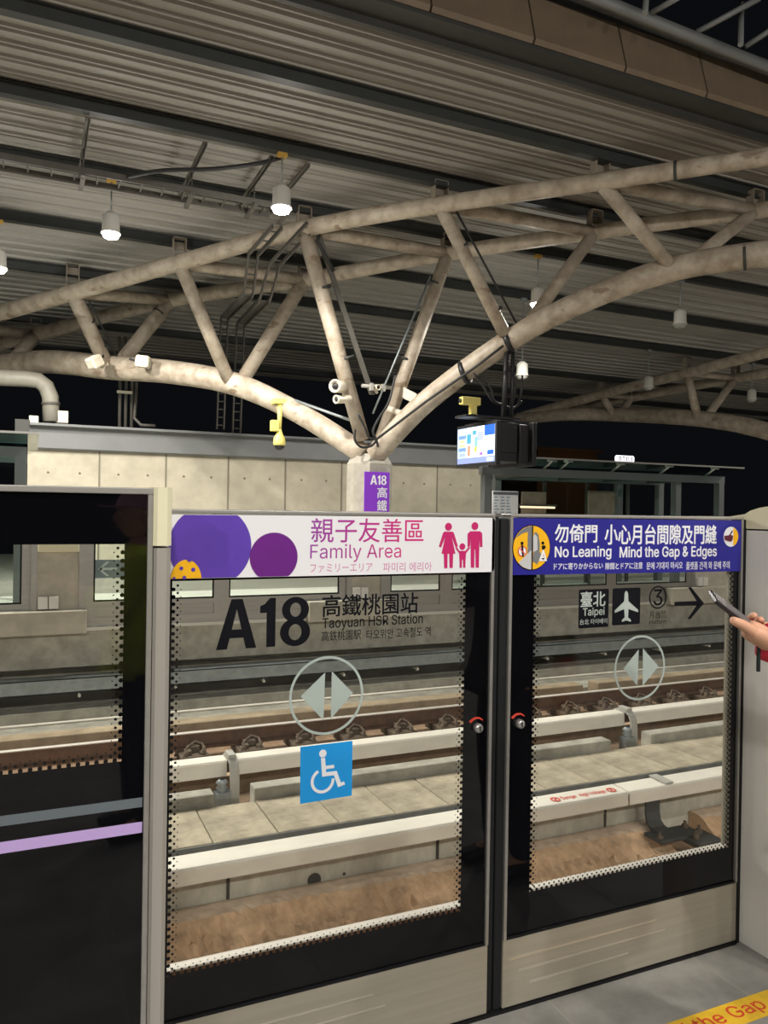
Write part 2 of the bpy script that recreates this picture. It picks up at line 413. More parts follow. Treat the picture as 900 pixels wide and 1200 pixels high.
for k, y in enumerate(PURL):
    z = roof_z(y); b = MB()
    b.box((XA, y-.065, z-.20), (XB, y+.065, z-.188)).box((XA, y-.012, z-.19), (XB, y+.012, z-.02)).box((XA, y-.065, z-.045), (XB, y+.065, z-.03))
    struct(b, 'trim_purlin', M_purlin)
# gutter, fascia panels and the dark high roof over the tracks
b = MB().box((XA, 7.13, 6.58), (XB, 7.46, 6.62)).box((XA, 7.40, 6.5), (XB, 7.46, 6.72)); struct(b, 'trim_gutter', M_gutter)
xj = [at(px, py, 7.13).x for px, py in ((509, 7), (625, 50), (732, 87), (827, 115))]
step = (xj[3]-xj[1])/2
xs = [xj[1] + step*i for i in range(-6, 9)]
for i in range(len(xs)-1):
    b = MB(); x0, x1 = xs[i]+.012, xs[i+1]-.012
    b.prism([(x0, 7.13, 6.63), (x0, 7.10, 6.68), (x0, 7.26, 7.26), (x0, 7.34, 7.26), (x0, 7.2, 6.63)], (x1-x0, 0, 0))
    struct(b, 'trim_fascia_panel', M_brown)
b = MB().box((XA, 7.3, 7.26), (XB, 7.42, 7.5)).box((XA, 7.36, 6.6), (XB, 7.42, 7.3)); struct(b, 'trim_fascia_backing', M_gutter)
b = MB().box((XA, .5, 8.6), (XB, 7.6, 8.66)); struct(b, 'ceiling_over_tracks', mat('dark_roof_glazing', rgb(30, 34, 32), .4))

# the column under the roof truss
COLX, COLY = 5.46, 12.75
b = MB()
def octo(r, z): return [(COLX+r*1.0*math.cos(math.radians(22.5+45*i)), COLY+r*math.sin(math.radians(22.5+45*i)), z) for i in range(8)]
lv = [octo(.40, 0), octo(.40, 2.33), octo(.30, 2.50)]
rv = [[b.bm.verts.new(p) for p in l] for l in lv]
for A, B in zip(rv, rv[1:]):
    for i in range(8): b.bm.faces.new((A[i], A[(i+1) % 8], B[(i+1) % 8], B[i]))
b.bm.faces.new(rv[-1])
struct(b, 'column', mat('column_concrete', rgb(160, 155, 143), .85, var=.22, scale=4, bump=.1))

# ================================================================== TRACKS
def rail(Y, ztop, label):
    t = thing('rail', label, 'rail', (6, Y, ztop-.18), 'running rails')
    b = MB(); P = [(-.07, -.18), (.07, -.18), (.07, -.165), (.012, -.145), (.012, -.045), (.036, -.035), (.036, -.012), (-.036, -.012), (-.036, -.035), (-.012, -.045), (-.012, -.145), (-.07, -.165)]
    b.prism([(XA, Y+y, ztop+z) for y, z in P], (XB-XA, 0, 0)); b.build('rail_body', M_rail, t)
    b = MB(); P = [(-.036, -.012), (.036, -.012), (.034, -.003), (.02, 0), (-.02, 0), (-.034, -.003)]
    b.prism([(XA, Y+y, ztop+z) for y, z in P], (XB-XA, 0, 0)); tag(b.build('rail_head', M_railtop, t), 'shiny worn rail head')
    return t
rail(4.43, -1.025, 'nearer track rail, its bright head showing just above the door bottoms')
rail(8.75, -.965, 'rusty rail of the far track behind the cable trough')
def fastener():
    t = thing('rail_fastener', 'x', 'rail fastener', (0, 8.68, -1.24), 'rail fasteners of the far track')
    b = MB().box((-.15, 8.44, -1.24), (.15, 8.88, -1.148), .012); b.build('base_plate', M_fast, t)
    b = MB().box((-.07, 8.58, -1.15), (.07, 8.67, -1.08), .012).box((-.09, 8.50, -1.15), (-.03, 8.62, -1.10), .01); b.build('shoulder', M_fast, t)
    b = MB().tube([(-.10, 8.55, -1.12), (-.04, 8.60, -1.07), (.03, 8.655, -1.05), (.10, 8.62, -1.07), (.12, 8.54, -1.11), (.05, 8.50, -1.13)], .014, 8); b.build('spring_clip', M_fast, t)
    for x in (-.1, .09):
        b = MB().lathe([(.028, 0), (.028, .04), (.014, .042), (.014, .085), (0, .085)], (x, 8.49, -1.15), n=8); b.build('bolt', M_fast, t)
    return t
ordn = ['first', 'second', 'third', 'fourth', 'fifth', 'sixth', 'seventh', 'eighth', 'ninth', 'tenth']
f0 = fastener(); remember(f0)
for i in range(13):
    o = f0 if i == 0 else copy_tree(f0)
    o.location.x = 1.64 + i*.628
    if i < 6: o['label'] = f'{ordn[i]} rusty rail fastener from the left, seen through the family area door'
    elif i < 8: o['label'] = f'{ordn[i-6]} rusty rail fastener from the left, behind the meeting of the two doors'
    else: o['label'] = f'{ordn[i-8]} rusty rail fastener from the left, seen through the blue signed door'
b = MB().box((XA, 9.05, -1.24), (7.28, 9.28, -.95), .01); tag(b.build('guard_plinth', M_plinth), 'long brown concrete plinth left of the gap behind the rail', 'plinth', 'concrete guard plinths')
b = MB().box((7.55, 9.05, -1.24), (XB, 9.28, -.95), .01); tag(b.build('guard_plinth', M_plinth), 'brown concrete plinth right of the gap behind the rail', 'plinth', 'concrete guard plinths')
b = MB().tube([(XA, 9.96, -1.045), (XB, 9.96, -1.045)], .018, 8); tag(b.build('conduit', M_cover), 'thin pale conduit along the foot of the kerb', 'conduit')
b = MB().box((XA, 10.05, -.73), (XB, 10.07, -.55)).box((XA, 10.05, -.73), (XB, 10.28, -.71)).box((XA, 10.26, -.73), (XB, 10.28, -.55)).box((XA, 10.05, -.56), (XB, 10.28, -.55))
tag(b.build('cable_tray', M_galv), 'grey galvanised cable tray under the far platform edge', 'cable tray')
for i in range(14):
    b = MB().lathe([(0, -.02), (.02, -.02), (.02, .012), (.014, .02), (0, .02)], (.55+i*1.14, 10.06, -.765), (0, -1, 0), 8); b.box((.54+i*1.14, 10.07, -.775), (.56+i*1.14, 10.76, -.735))
    tag(b.build('tray_bracket', M_cover), 'small pale bracket end under the galvanised cable tray', 'bracket', 'brackets under the cable tray')

# cable trough slabs, one by one
for i in range(-1, 18):
    x0 = .26 + i*.5; z = random.uniform(-.003, .003); b = MB().box((x0+.004, 5.77, -1.06), (x0+.496, 6.47, -.95+z), .008)
    for yy in (5.92, 6.3): b.box((x0+.22, yy-.012, -.96), (x0+.29, yy+.012, -.9485+z))
    o = b.build('trough_slab', M_slab)
    w = 'left of the family area door' if i < 1 else ('behind the family area door' if i < 7 else ('behind the blue signed door' if i < 14 else 'beyond the right housing'))
    n0 = {'left of the family area door': -1, 'behind the family area door': 1, 'behind the blue signed door': 7, 'beyond the right housing': 14}[w]
    k = i-n0
    tag(o, f'flat concrete trough slab {w}, {ordn[k] if k < 10 else str(k+1)+"th"} from the left' , 'concrete slab', 'cable trough slabs')
for x0, x1, lab in ((XA, 1.42, 'low concrete upstand left of the first white rail bracket'), (1.76, 5.6, 'low concrete upstand between the two rail brackets'), (6.15, XB, 'low concrete upstand right of the second rail bracket')):
    b = MB().box((x0, 6.49, -1.057), (x1, 6.65, -.856), .012); tag(b.build('trough_upstand', M_concg), lab, 'concrete block', 'low upstands behind the slabs')
b = MB().box((XA, 5.752, -1.02), (XB, 5.766, -.956)); tag(b.build('slab_edging', mat('edging_steel', rgb(96, 98, 96), .7, var=.25, scale=8)), 'dark grey edging strip along the front of the trough slabs', 'edging')
# stained mortar haunch in front of the trough wall
for x0, x1, lab in ((XA, 5.45, 'rust stained mortar haunch left of the third rail foot'), (5.95, XB, 'rust stained mortar haunch right of the third rail foot')):
    xsn = [x0] + [-1.5+.035*i for i in range(int(12/.035)) if x0 < -1.5+.035*i < x1] + [x1]
    pr = [(5.75, -1.385, 0), (5.69, -1.385, 0), (5.63, -1.387, .004), (5.59, -1.40, .012), (5.55, -1.435, .02), (5.50, -1.475, .024), (5.46, -1.515, .026), (5.40, -1.545, .026), (5.30, -1.575, .024), (5.15, -1.598, .016), (4.95, -1.612, 0)]
    b = MB(); rows = []
    drift = 0
    for x in xsn:
        drift = drift*.8 + random.uniform(-.006, .006)
        rows.append([b.bm.verts.new((x, y + (drift if 1 < j < 10 else 0) + random.uniform(-r, r)*.5, z + random.uniform(-r, r))) for j, (y, z, r) in enumerate(pr)] + [b.bm.verts.new((x, 5.75, -1.62))])
    for A, B in zip(rows, rows[1:]):
        k = len(A)
        for j in range(k):
            f_ = b.bm.faces.new((A[j], A[(j+1) % k], B[(j+1) % k], B[j])); f_.material_index = 1 if j < 3 else 0
    b.bm.faces.new(rows[0]); b.bm.faces.new(rows[-1][::-1])
    tag(b.build('mortar_haunch', [M_sand, M_ledge]), lab, 'mortar', 'mortar haunches by the trough')

# third rails with their covers
def cover(x0, x1, Y0, Y1, zt, zb, label, group):
    b = MB(); s = 1 if Y1 > Y0 else -1
    P = [(Y0, zb), (Y0, zt-.02), (Y0+s*.012, zt-.004), (Y0+s*.03, zt), (Y1-s*.01, zt+.003), (Y1, zt-.004), (Y1, zb), (Y1-s*.012, zb), (Y1-s*.012, zt-.02), (Y0+s*.03, zt-.02), (Y0+s*.012, zt-.035), (Y0+s*.012, zb)]
    b.prism([(x0, y, z) for y, z in P], (x1-x0, 0, 0))
    return tag(b.build('third_rail_cover', M_cover), label, 'rail cover', group)
cover(XA, 4.925, 5.47, 5.69, -.968, -1.09, 'white third rail cover left of the joint, red warning on it', 'third rail covers')
cover(4.945, XB, 5.47, 5.69, -.968, -1.09, 'white third rail cover right of the joint, strap over it', 'third rail covers')
cover(XA, 1.78, 7.6, 7.78, -.95, -1.105, 'white far track rail cover left of the first bracket', 'third rail covers')
cover(1.88, 6.76, 7.6, 7.78, -.95, -1.105, 'white far track rail cover between the two brackets', 'third rail covers')
cover(6.86, XB, 7.6, 7.78, -.95, -1.105, 'white far track rail cover right of the second bracket', 'third rail covers')
for Y, lab in ((5.58, 'third rail under the nearer white cover'), (7.69, 'third rail under the far white cover')):
    b = MB().box((XA, Y-.035, -1.09), (XB, Y+.035, -1.0)); tag(b.build('third_rail', M_rail), lab, 'third rail', 'third rails')
# warning lettering on the near cover
t = MB(); pa, pb = at(650, 930, 5.53).x, at(722, 915, 5.53).x
text_on(t, 'Danger  High Voltage', (pa+.1, 5.515, -.9655), EX, Vector((0, 1, .02)), pb-pa-.2, .085, .01)
for x in (pa+.03, pb-.03):
    for i in range(24):
        a, c = 2*math.pi*i/24, 2*math.pi*(i+1)/24
        t.prism([(x+r*math.cos(q), 5.56+r*math.sin(q), -.9625) for r, q in ((.03, a), (.045, a), (.045, c), (.03, c))], (0, 0, .002))
    t.prism([(x-.012, 5.55, -.9625), (x+.004, 5.585, -.9625), (x+.014, 5.57, -.9625), (x+.0, 5.535, -.9625)], (0, 0, .002))
o = t.build('warning_lettering', M_red); tag(o, 'small red warning lettering between two round marks on the white cover', 'warning label')
# near bracket: strap over the cover, curved dark arm and foot below
br = thing('third_rail_bracket', 'dark curved steel bracket under the nearer white rail cover', 'bracket', (5.42, 5.5, -1.45))
b = MB(); arc = [(5.45, -1.0), (5.452, -.955), (5.48, -.962), (5.60, -.957), (5.70, -.96)]
def strip(bm_, pr, x0, x1, t):
    for (y0, z0), (y1, z1) in zip(pr, pr[1:]):
        d = Vector((0, y1-y0, z1-z0)).normalized(); n = Vector((0, -d.z, d.y))*t
        bm_.prism([(x0, y0, z0), (x0, y1, z1), (x0, y1+n.y, z1+n.z), (x0, y0+n.y, z0+n.z)], (x1-x0, 0, 0))
strip(b, arc[2:], 5.38, 5.47, .015); tag(b.build('strap', M_arm, br), 'pale strap over the cover')
b = MB(); strip(b, [(5.60, -1.095), (5.60, -1.25), (5.58, -1.33), (5.52, -1.38), (5.42, -1.39)], 5.24, 5.40, -.025); strip(b, [(5.60, -1.095), (5.60, -1.25), (5.58, -1.33), (5.52, -1.38)], 5.30, 5.34, .05)
b.build('arm', M_steeldark, br)
b = MB().box((5.16, 5.30, -1.42), (5.66, 5.52, -1.385), .008).box((5.45, 5.15, -1.45), (5.75, 5.40, -1.40), .008); b.build('foot', M_steeldark, br)
for x, y in ((5.2, 5.36), (5.52, 5.25), (5.64, 5.33), (5.6, 5.46)):
    b = MB().lathe([(.03, 0), (.03, .035), (.015, .036), (.015, .07), (0, .07)], (x, y, -1.395), n=8); b.build('bolt', M_fast, br)
for X, lab in ((1.83, 'pale curved bracket over the far rail cover behind the family area door'), (6.81, 'pale curved bracket over the far rail cover behind the blue signed door')):
    br = thing('cover_bracket', lab, 'bracket', (X, 7.5, -1.42), 'brackets over the far rail cover')
    b = MB(); strip(b, [(7.80, -.94), (7.68, -.922), (7.58, -.925), (7.52, -.955), (7.485, -1.02), (7.47, -1.12), (7.46, -1.42)], X-.045, X+.045, .028); b.build('arm', M_arm, br)
    b = MB().box((X-.045, 7.55, -.925), (X+.03, 7.72, -.885), .01); b.build('clamp', M_arm, br)
    b = MB().lathe([(.035, 0), (.06, .02), (.035, .05), (.06, .075), (.035, .1), (.06, .13), (.03, .16)], (X-.13, 7.46, -1.24), n=12); b.box((X-.2, 7.40, -1.42), (X-.05, 7.52, -1.2)); b.build('insulator', M_galv, br)

# ================================================================== FAR PLATFORM SCREEN
FY = 10.3
def far_panel(x0, x1, label):
    t = thing('cream_screen', label, 'screen panel', ((x0+x1)/2, FY, 0), 'fixed panels of the far screen')
    b = MB().box((x0+.05, FY, .02), (x1-.05, FY+.12, 1.5), .005); tag(b.build('panel', M_conc, t), 'cream grey panel')
    b = MB().box((x0, FY-.02, .02), (x0+.07, FY+.1, 1.5)).box((x1-.07, FY-.02, .02), (x1, FY+.1, 1.5)); b.build('post', M_alu, t)
    b = MB().box((x0+.07, FY-.05, .95), (x1-.07, FY+.12, 1.2), .02); tag(b.build('light_box', M_cream, t), 'pale cap strip')
    b = MB().box((x0+.08, FY-.08, .27), (x0+.19, FY, .42), .005).box((x0+.2, FY-.08, .27), (x0+.31, FY, .42), .005); b.build('sensor_box', M_house, t)
    b = MB().box((x0-.6, FY-.16, -.03), (x1+.02, FY, .25), .01); tag(b.build('base_beam', M_conc, t), 'projecting concrete coloured sill beam')
def far_door(x0, x1, label, arrow=False, base=True):
    t = thing('glass_gate', label, 'screen door', ((x0+x1)/2, FY+.02, 0), 'glass doors of the far screen')
    y0, y1 = FY+.02, FY+.07
    fw_ = .10
    b = MB().box((x0, y0, .02), (x0+fw_, y1, 1.5)).box((x1-fw_, y0, .02), (x1, y1, 1.5)).box((x0+fw_, y0, .02), (x1-fw_, y1, .13)).box((x0+fw_, y0, .27), (x1-fw_, y1, .33)).box((x0+fw_, y0+.02, .13), (x1-fw_, y1-.01, .27)).box((x0+fw_, y0, 1.44), (x1-fw_, y1, 1.5))
    b.build('frame', M_alu, t)
    b = MB().box((x0+fw_, y0+.005, .33), (x1-fw_, y0+.015, .35)).box((x0+fw_, y0+.005, .33), (x0+fw_+.02, y0+.015, 1.44)).box((x1-fw_-.02, y0+.005, .33), (x1-fw_, y0+.015, 1.44)); b.build('gasket', M_frame, t)
    b = MB().box((x0+fw_, y0+.02, .33), (x1-fw_, y0+.03, 1.44)); b.build('pane', M_farglass, t)
    if arrow:
        b = MB().box((x0+.08, y0+.032, .62), (x1-.07, y0+.034, .85)); bd = tag(b.build('band', mat('blue_grey_band', rgb(150, 158, 170), .5), t), 'blue grey band on the glass')
        c = at(127, 662, FY).x; b = MB(); z = .735
        flat(b, [(c-.10, z-.015), (c-.10, z+.015), (c+.11, z+.015), (c+.11, z-.015)], y0+.031)
        flat(b, [(c-.12, z), (c-.02, z+.09), (c+.02, z+.09), (c-.075, z)], y0+.031); flat(b, [(c-.12, z), (c-.075, z), (c+.02, z-.09), (c-.02, z-.09)], y0+.031)
        tag(b.build('arrow', M_txtwhite, bd), 'white arrow pointing left')
far_panel(-.0, .61, 'cream far screen panel seen through the left black panel')
far_panel(4.08, 4.68, 'cream far screen panel seen beneath the family area lettering')
far_panel(10.62, 11.7, 'cream far screen panel seen at the black arrow decal')
far_door(-2.0, 0.0, 'far glass door left of the cream panel, behind the left black panel')
far_door(.61, 2.31, 'far glass door with the white arrow on a blue grey band', arrow=True)
far_door(2.31, 4.08, 'far glass door behind the large black station number')
far_door(4.68, 5.70, 'narrow far glass door right of the cream panel')
far_door(5.70, 7.22, 'far glass door behind the joint of the two near doors')
far_door(7.22, 8.85, 'far glass door seen under the blue sign, left one')
far_door(8.85, 10.62, 'far glass door seen under the blue sign, right one')
far_door(11.7, 13.3, 'far glass door beyond the black arrow decal')
b = MB().box((XA, FY-.03, -.02), (XB, FY+.14, .02)); struct(b, 'trim_far_sill', mat('bright_sill', rgb(214, 212, 202), .4, metal=.3))

# ================================================================== ROOF TRUSSES
K = .85
n1 = (1, K, 0)
A2 = atz(515, 240, 6.25); cA = A2.x + K*A2.y; B1 = atz(697, 272, 6.25); cB = B1.x + K*B1.y; cG = (cA+cB)/2
PA = [(850, 191), (703, 213), (515, 240), (356, 268), (210, 308), (85, 343)]
PB = [(885, 247), (697, 272), (525, 297), (357, 328), (200, 352), (42, 392)]
PG = [(793, 314), (600, 397), (437, 508), (275, 450), (130, 431), (8, 428)]
A = [atn(x, y, n1, cA) for x, y in PA]; B = [atn(x, y, n1, cB) for x, y in PB]; G = [atn(x, y, n1, cG) for x, y in PG]
tr = thing('roof_truss', 'large pale tubular roof truss rising both ways from the column', 'roof truss', (COLX, COLY, 2.5))
def ext(p, q, k): return q + (q-p)*k
def chord(pts, radii, name, n=20, parent=None):
    # smooth through the points
    P = [Vector(p) for p in pts]; out = []; rr = []
    for i in range(len(P)-1):
        p0, p1, p2, p3 = P[max(i-1, 0)], P[i], P[i+1], P[min(i+2, len(P)-1)]
        for j in range(6):
            t = j/6
            out.append(.5*((2*p1) + (p2-p0)*t + (2*p0-5*p1+4*p2-p3)*t*t + (3*p1-p0-3*p2+p3)*t**3)); rr.append(radii[i]+(radii[i+1]-radii[i])*t)
    out.append(P[-1]); rr.append(radii[-1])
    return MB().tube(out, rr, n).build(name, M_tube, parent)
a_end = ext(A[1], A[0], .35); aR = A[0]
chord([a_end]+A+[ext(A[4], A[5], 1.2)], [.115, .118, .12, .13, .14, .15, .16, .17], 'top_chord', parent=tr)
b_r = ext(B[1], B[0], .75)
chord([b_r]+B+[ext(B[4], B[5], .6)], [.115, .12, .125, .13, .14, .15, .165, .175], 'top_chord', parent=tr)
g_r = atn(905, 296, n1, cG); g_rr = ext(G[0], g_r, .6); g_rr.z -= .03
JN = atn(434, 524, n1, cG)
gl = atn(350, 484, n1, cG); gr1 = atn(500, 470, n1, cG)
mid_r = atn(690, 350, n1, cG)
chord([g_rr, g_r, G[0], mid_r, G[1], gr1, JN + Vector((.06, -.05, -.15))], [.185, .185, .185, .18, .18, .185, .19], 'bottom_chord', parent=tr)
gm = atn(60, 424, n1, cG)
chord([JN + Vector((-.06, .05, -.15)), gl, G[3], atn(200, 436, n1, cG), G[4], gm, G[5], ext(gm, G[5], 2)], [.19, .19, .22, .235, .25, .255, .26, .27], 'bottom_chord', parent=tr)
for (a, g, r) in ((A[1], G[0], .10), (B[0], G[0], .10), (A[2], G[1], .105), (B[1], G[1], .105), (A[3], atn(431, 516, n1, cG), .13), (B[2], atn(440, 516, n1, cG), .12), (A[4], G[3], .125), (B[3], G[3], .135), (A[5], G[4], .15), (B[4], G[4], .15), (B[5], G[5], .16)):
    off = (a-g); off.z = 0; off = off.normalized()*.1
    MB().tube([a, g+off], r, 16).build('web', M_tube, tr)
for p, q, r in ((A[1], B[0], .095), (A[2], B[1], .1), (A[3], B[2], .11), (A[4], B[3], .115), (A[5], B[4], .115), (B[5], ext(B[5], B[5]+Vector((-2.5, 0, 0)), 0), .12)):
    MB().tube([p, q], r, 16).build('cross_strut', M_tube, tr)
def uclip(p, r, parent):
    z0 = p.z + r*.6; z1 = roof_z(p.y)-.10
    b = MB().box((p.x-.12, p.y-.07, z0), (p.x-.105, p.y+.07, z1)).box((p.x+.105, p.y-.07, z0), (p.x+.12, p.y+.07, z1)).box((p.x-.105, p.y+.05, z1-.2), (p.x+.105, p.y+.06, z1-.06)).box((p.x-.12, p.y-.07, z1-.012), (p.x+.12, p.y+.07, z1))
    b.build('purlin_bracket', M_clip, parent)
for p in A[1:6] + B[:6]: uclip(p, .13, tr)
# pipe clamps round the tubes
def clamp(p, d, r, parent, w=.02):
    d = Vector(d).normalized(); p = Vector(p)
    MB().tube([p-d*w, p+d*w], r, 18).build('clamp', M_steeldark if parent is tr else M_arm, parent)
for s, e, t, r in ((A[1], A[0], .62, .127), (A[3], G[2], .28, .135), (A[3], G[2], .62, .135), (A[2], G[1], .3, .11), (A[2], G[1], .78, .11), (A[5], G[4], .38, .155), (A[5], G[4], .7, .155), (B[4], G[4], .2, .155), (B[2], G[2], .18, .125), (B[2], G[2], .6, .125), (G[0], g_r, .72, .192)):
    clamp(s+(e-s)*t, e-s, r, tr)
# second truss, farther along the platform
t2 = thing('roof_truss', 'farther pale roof truss at the right, below the row of unlit lamps', 'roof truss', (17.8, 14, 5.4))
tip = at(606, 489, 24.0)
A_ = [at(705, 462, 21), at(805, 437, 17.5), at(905, 411, 14.6), at(1010, 383, 12.2)]
B_ = [at(740, 466, 21), at(862, 443, 17.5), at(905, 436, 16.2), at(1060, 405, 13)]
G_ = [at(660, 486, 22.4), at(722, 486, 21), at(822, 491, 17.5), at(905, 507, 15.2), at(985, 540, 13)]
chord([tip]+A_, [.16, .16, .16, .15, .14], 'top_chord', 14, t2)
chord([tip+Vector((.4, 0, 0))]+B_, [.15, .15, .15, .15, .14], 'top_chord', 14, t2)
chord([tip+Vector((-.1, 0, -.1))]+G_, [.2, .22, .24, .24, .24, .24], 'bottom_chord', 14, t2)
for a, g in ((A_[0], G_[1]), (B_[0], G_[1]), (A_[1], G_[2]), (B_[1], G_[2])):
    off = (a-g); off.z = 0; off = off.normalized()*.14; MB().tube([a, g+off], .125, 12).build('web', M_tube, t2)
for p, q in ((A_[0], B_[0]), (A_[1], B_[1])): MB().tube([p, q], .1, 12).build('cross_strut', M_tube, t2)
for p in (A_[0], B_[0], A_[1], B_[1]): uclip(p, .15, t2)

M_lattice = mat('lattice_steel', rgb(118, 120, 118), .5)
# lattice girder of the high roof over the tracks
lg = thing('lattice_girder', 'dark grey lattice girder beneath the high roof, top right corner', 'lattice girder', (9, 7.0, 7.2))
def L(px, py, Y=7.0): return at(px, py, Y)
l0, l1 = L(690, -4), L(905, 82); dl = (l1-l0)
MB().tube([l0-dl*1.2, l1+dl*1.2], .075, 4).build('lower_chord', M_lattice, lg)
for p, q in (((758, 18), (800, -6)), ((816, 38), (890, -2)), ((873, 55), (935, 14)), ((759, -25), (756, 15)), ((869, 0), (868, 52))):
    MB().tube([L(*p), L(*q, 6.6)], .035, 6).build('diagonal', M_lattice, lg)
MB().tube([L(700, -90, 6.6), L(960, 8, 6.6)], .06, 4).build('upper_chord', M_lattice, lg)

# ================================================================== PENDANT LAMPS
def pendant(px, py, k, lit, label, power=230):
    """hangs from purlin k; (px, py) is the middle of the drum"""
    y = PURL[k]; p = at(px, py, y); zt = roof_z(y)-.2
    t = thing('pendant_lamp', label, 'lamp', (p.x, y, p.z-.17), 'pendant lamps of the far roof')
    b = MB().lathe([(0, .16), (.06, .16), (.10, .12), (.125, .10), (.13, -.12), (.15, -.16), (.145, -.17), (.12, -.16), (0, -.13)], (p.x, y, p.z), n=20); b.build('housing', M_lampw, t)
    b = MB().tube([(p.x, y, p.z+.15), (p.x, y, zt)], .012, 8); b.build('rod', M_galv, t)
    b = MB().box((p.x-.07, y-.05, zt-.05), (p.x+.07, y+.05, zt+.02), .01); b.build('junction_box', M_jbox if lit else M_galv, t)
    b = MB().lathe([(0, -.13), (.118, -.14), (.125, -.185), (.105, -.225), (.06, -.245), (0, -.25)], (p.x, y, p.z), n=20); b.build('lens', M_lamplit if lit else M_lampoff, t)
    if lit:
        down_light('pendant_light', (p.x, y, p.z-.32), power*3.6, 168, .4); lamp_light('pendant_glow', (p.x, y, p.z-.36), power*.16)
pendant(330, 230, 1, True, 'lit pendant lamp above the truss node and cable tray end')
pendant(130, 261, 2, True, 'lit pendant lamp below the cable tray at upper left')
pendant(-2, 303, 3, True, 'lit pendant lamp cut by the left edge of the picture')
pendant(630, 346, 2, True, 'lit pendant lamp between the webs right of the column')
pendant(797, 371, 2, False, 'unlit pendant lamp under the truss at the right, nearest unlit one')
pendant(612, 432, 3, False, 'unlit pendant lamp beside the monitor hanger strap')
pendant(760, 447, 4, False, 'unlit pendant lamp in front of the farther truss')
pendant(881, 462, 4, False, 'unlit pendant lamp at the right edge under the farther truss')

# ================================================================== CABLE TRAYS, CONDUITS
def ladder(pts, w, label, side, h=.09, name='cable_ladder', group='cable ladders', step=.18):
    """two side rails and rungs along a polyline; side = direction across"""
    t = thing(name, label, 'cable tray', pts[-1], group); sd = Vector(side).normalized()*(w/2)
    for s in (-1, 1):
        b = MB()
        for p, q in zip(pts, pts[1:]):
            p, q = Vector(p), Vector(q); d = (q-p).normalized(); n = d.cross(sd.normalized()).normalized()*(h/2); c = sd*s; w_ = sd.normalized()*.012
            b.prism([p+c-n-w_, p+c+n-w_, p+c+n+w_, p+c-n+w_], q-p)
        b.build('side_rail', M_ladder, t)
    for p, q in zip(pts, pts[1:]):
        p, q = Vector(p), Vector(q); L_ = (q-p).length
        for i in range(max(1, int(L_/step))):
            c = p + (q-p)*((i+.5)/max(1, int(L_/step))); MB().tube([c-sd, c+sd], .014, 6).build('rung', M_ladder, t)
    return t
lp = [(-30, 190), (352, 259)]
pt0 = at(-8, 190, 11.9); 
ladder([(-6, 11.85, pt0.z), (pt0.x+3.9, 11.85, pt0.z)], .42, 'long level cable tray below the roof, running left to right', (0, 1, 0), name='cable_tray', group=None, step=.3)
ladder([at(325, 266, 12.3), at(297, 298, 12.9), at(291, 345, 13.2), at(263, 373, 17.85), at(258, 503, 17.85)], .16, 'left one of two cable ladders dropping to the grey beam', (1, 0, 0))
ladder([at(366, 262, 12.3), at(322, 310, 12.9), at(310, 352, 13.2), at(282, 380, 17.85), at(277, 507, 17.85)], .18, 'right one of two cable ladders dropping to the grey beam', (1, 0, 0))
for i, (px, py) in enumerate(((103, 122), (240, 152), (318, 172), (360, 182))):
    p = at(px, py, 10.75); t = thing('channel_hanger', ['roof channel above the left end of the cable tray', 'second roof channel from the left above the cable tray', 'third roof channel from the left, by the ochre box', 'fourth roof channel, right of the ochre box'][i], 'hanger', (p.x, 10.8, 6.3), 'roof channels carrying the cable tray')
    z = roof_z(11)-.22; b = MB().box((p.x-.03, 10.7, z-.05), (p.x-.022, 12.75, z)).box((p.x+.022, 10.7, z-.05), (p.x+.03, 12.75, z)).box((p.x-.03, 10.7, z-.008), (p.x+.03, 12.75, z)); b.build('channel', M_ladder, t)
    for y in (11.66, 12.04):
        b = MB().tube([(p.x, y, z), (p.x, y, pt0.z-.12)], .008, 6); b.build('rod', M_ladder, t)
    b = MB().box((p.x-.03, 11.55, pt0.z-.1), (p.x+.03, 12.15, pt0.z-.06)); b.build('cross_bar', M_ladder, t)
b = MB().tube(smooth([at(150, 207, 11.6), at(190, 200, 11.2), at(250, 198, 10.9), at(300, 192, 10.8), at(333, 184, 10.75)]), .03, 8); tag(b.build('cable', M_cable), 'black cable looping from the cable tray to the ochre junction box', 'cable')

# beam on the wall, pipes on it
b = MB(); bx0, bx1 = at(35, 510, WY).x, at(572, 560, WY).x; zb_ = 2.68; zt_b = at(100, 499, WY-.15).z
b.prism([(bx0, WY-.1, zb_), (bx0, WY-.14, zb_+.03), (bx0, WY-.14, zt_b-.08), (bx0, WY-.32, zt_b-.05), (bx0, WY-.32, zt_b), (bx0, WY+.35, zt_b), (bx0, WY+.35, zb_)], (bx1-bx0, 0, 0))
tag(b.build('steel_beam', M_beamg), 'long grey steel beam along the top of the concrete wall', 'beam')
b = MB().box((bx0-.28, WY-.2, zb_+.05), (bx0, WY+.3, zt_b+.06)); tag(b.build('beam_end_box', M_gutter), 'dark end box at the left of the grey beam', 'end box')
b = MB().box((bx0-.02, WY-.1, zt_b+.0), (bx0+.16, WY+.04, zt_b+.16), .01); tag(b.build('junction_box', M_cctv), 'small cream box on the left end of the beam', 'box')
PYB = WY+.2
for i, (xb, ) in enumerate(((140,), (147,), (154,))):
    p = at(xb, 500, PYB); q = at(xb, 440, PYB); b = MB().tube([(p.x, PYB, zt_b), (p.x, PYB, q.z+.5), (p.x, PYB+.3, q.z+.9)], .036, 10)
    tag(b.build('conduit', M_ladder), ['leftmost of the upright conduits on the grey beam', 'second upright conduit from the left on the grey beam', 'third upright conduit from the left on the grey beam'][i], 'conduit', 'conduits rising from the grey beam')
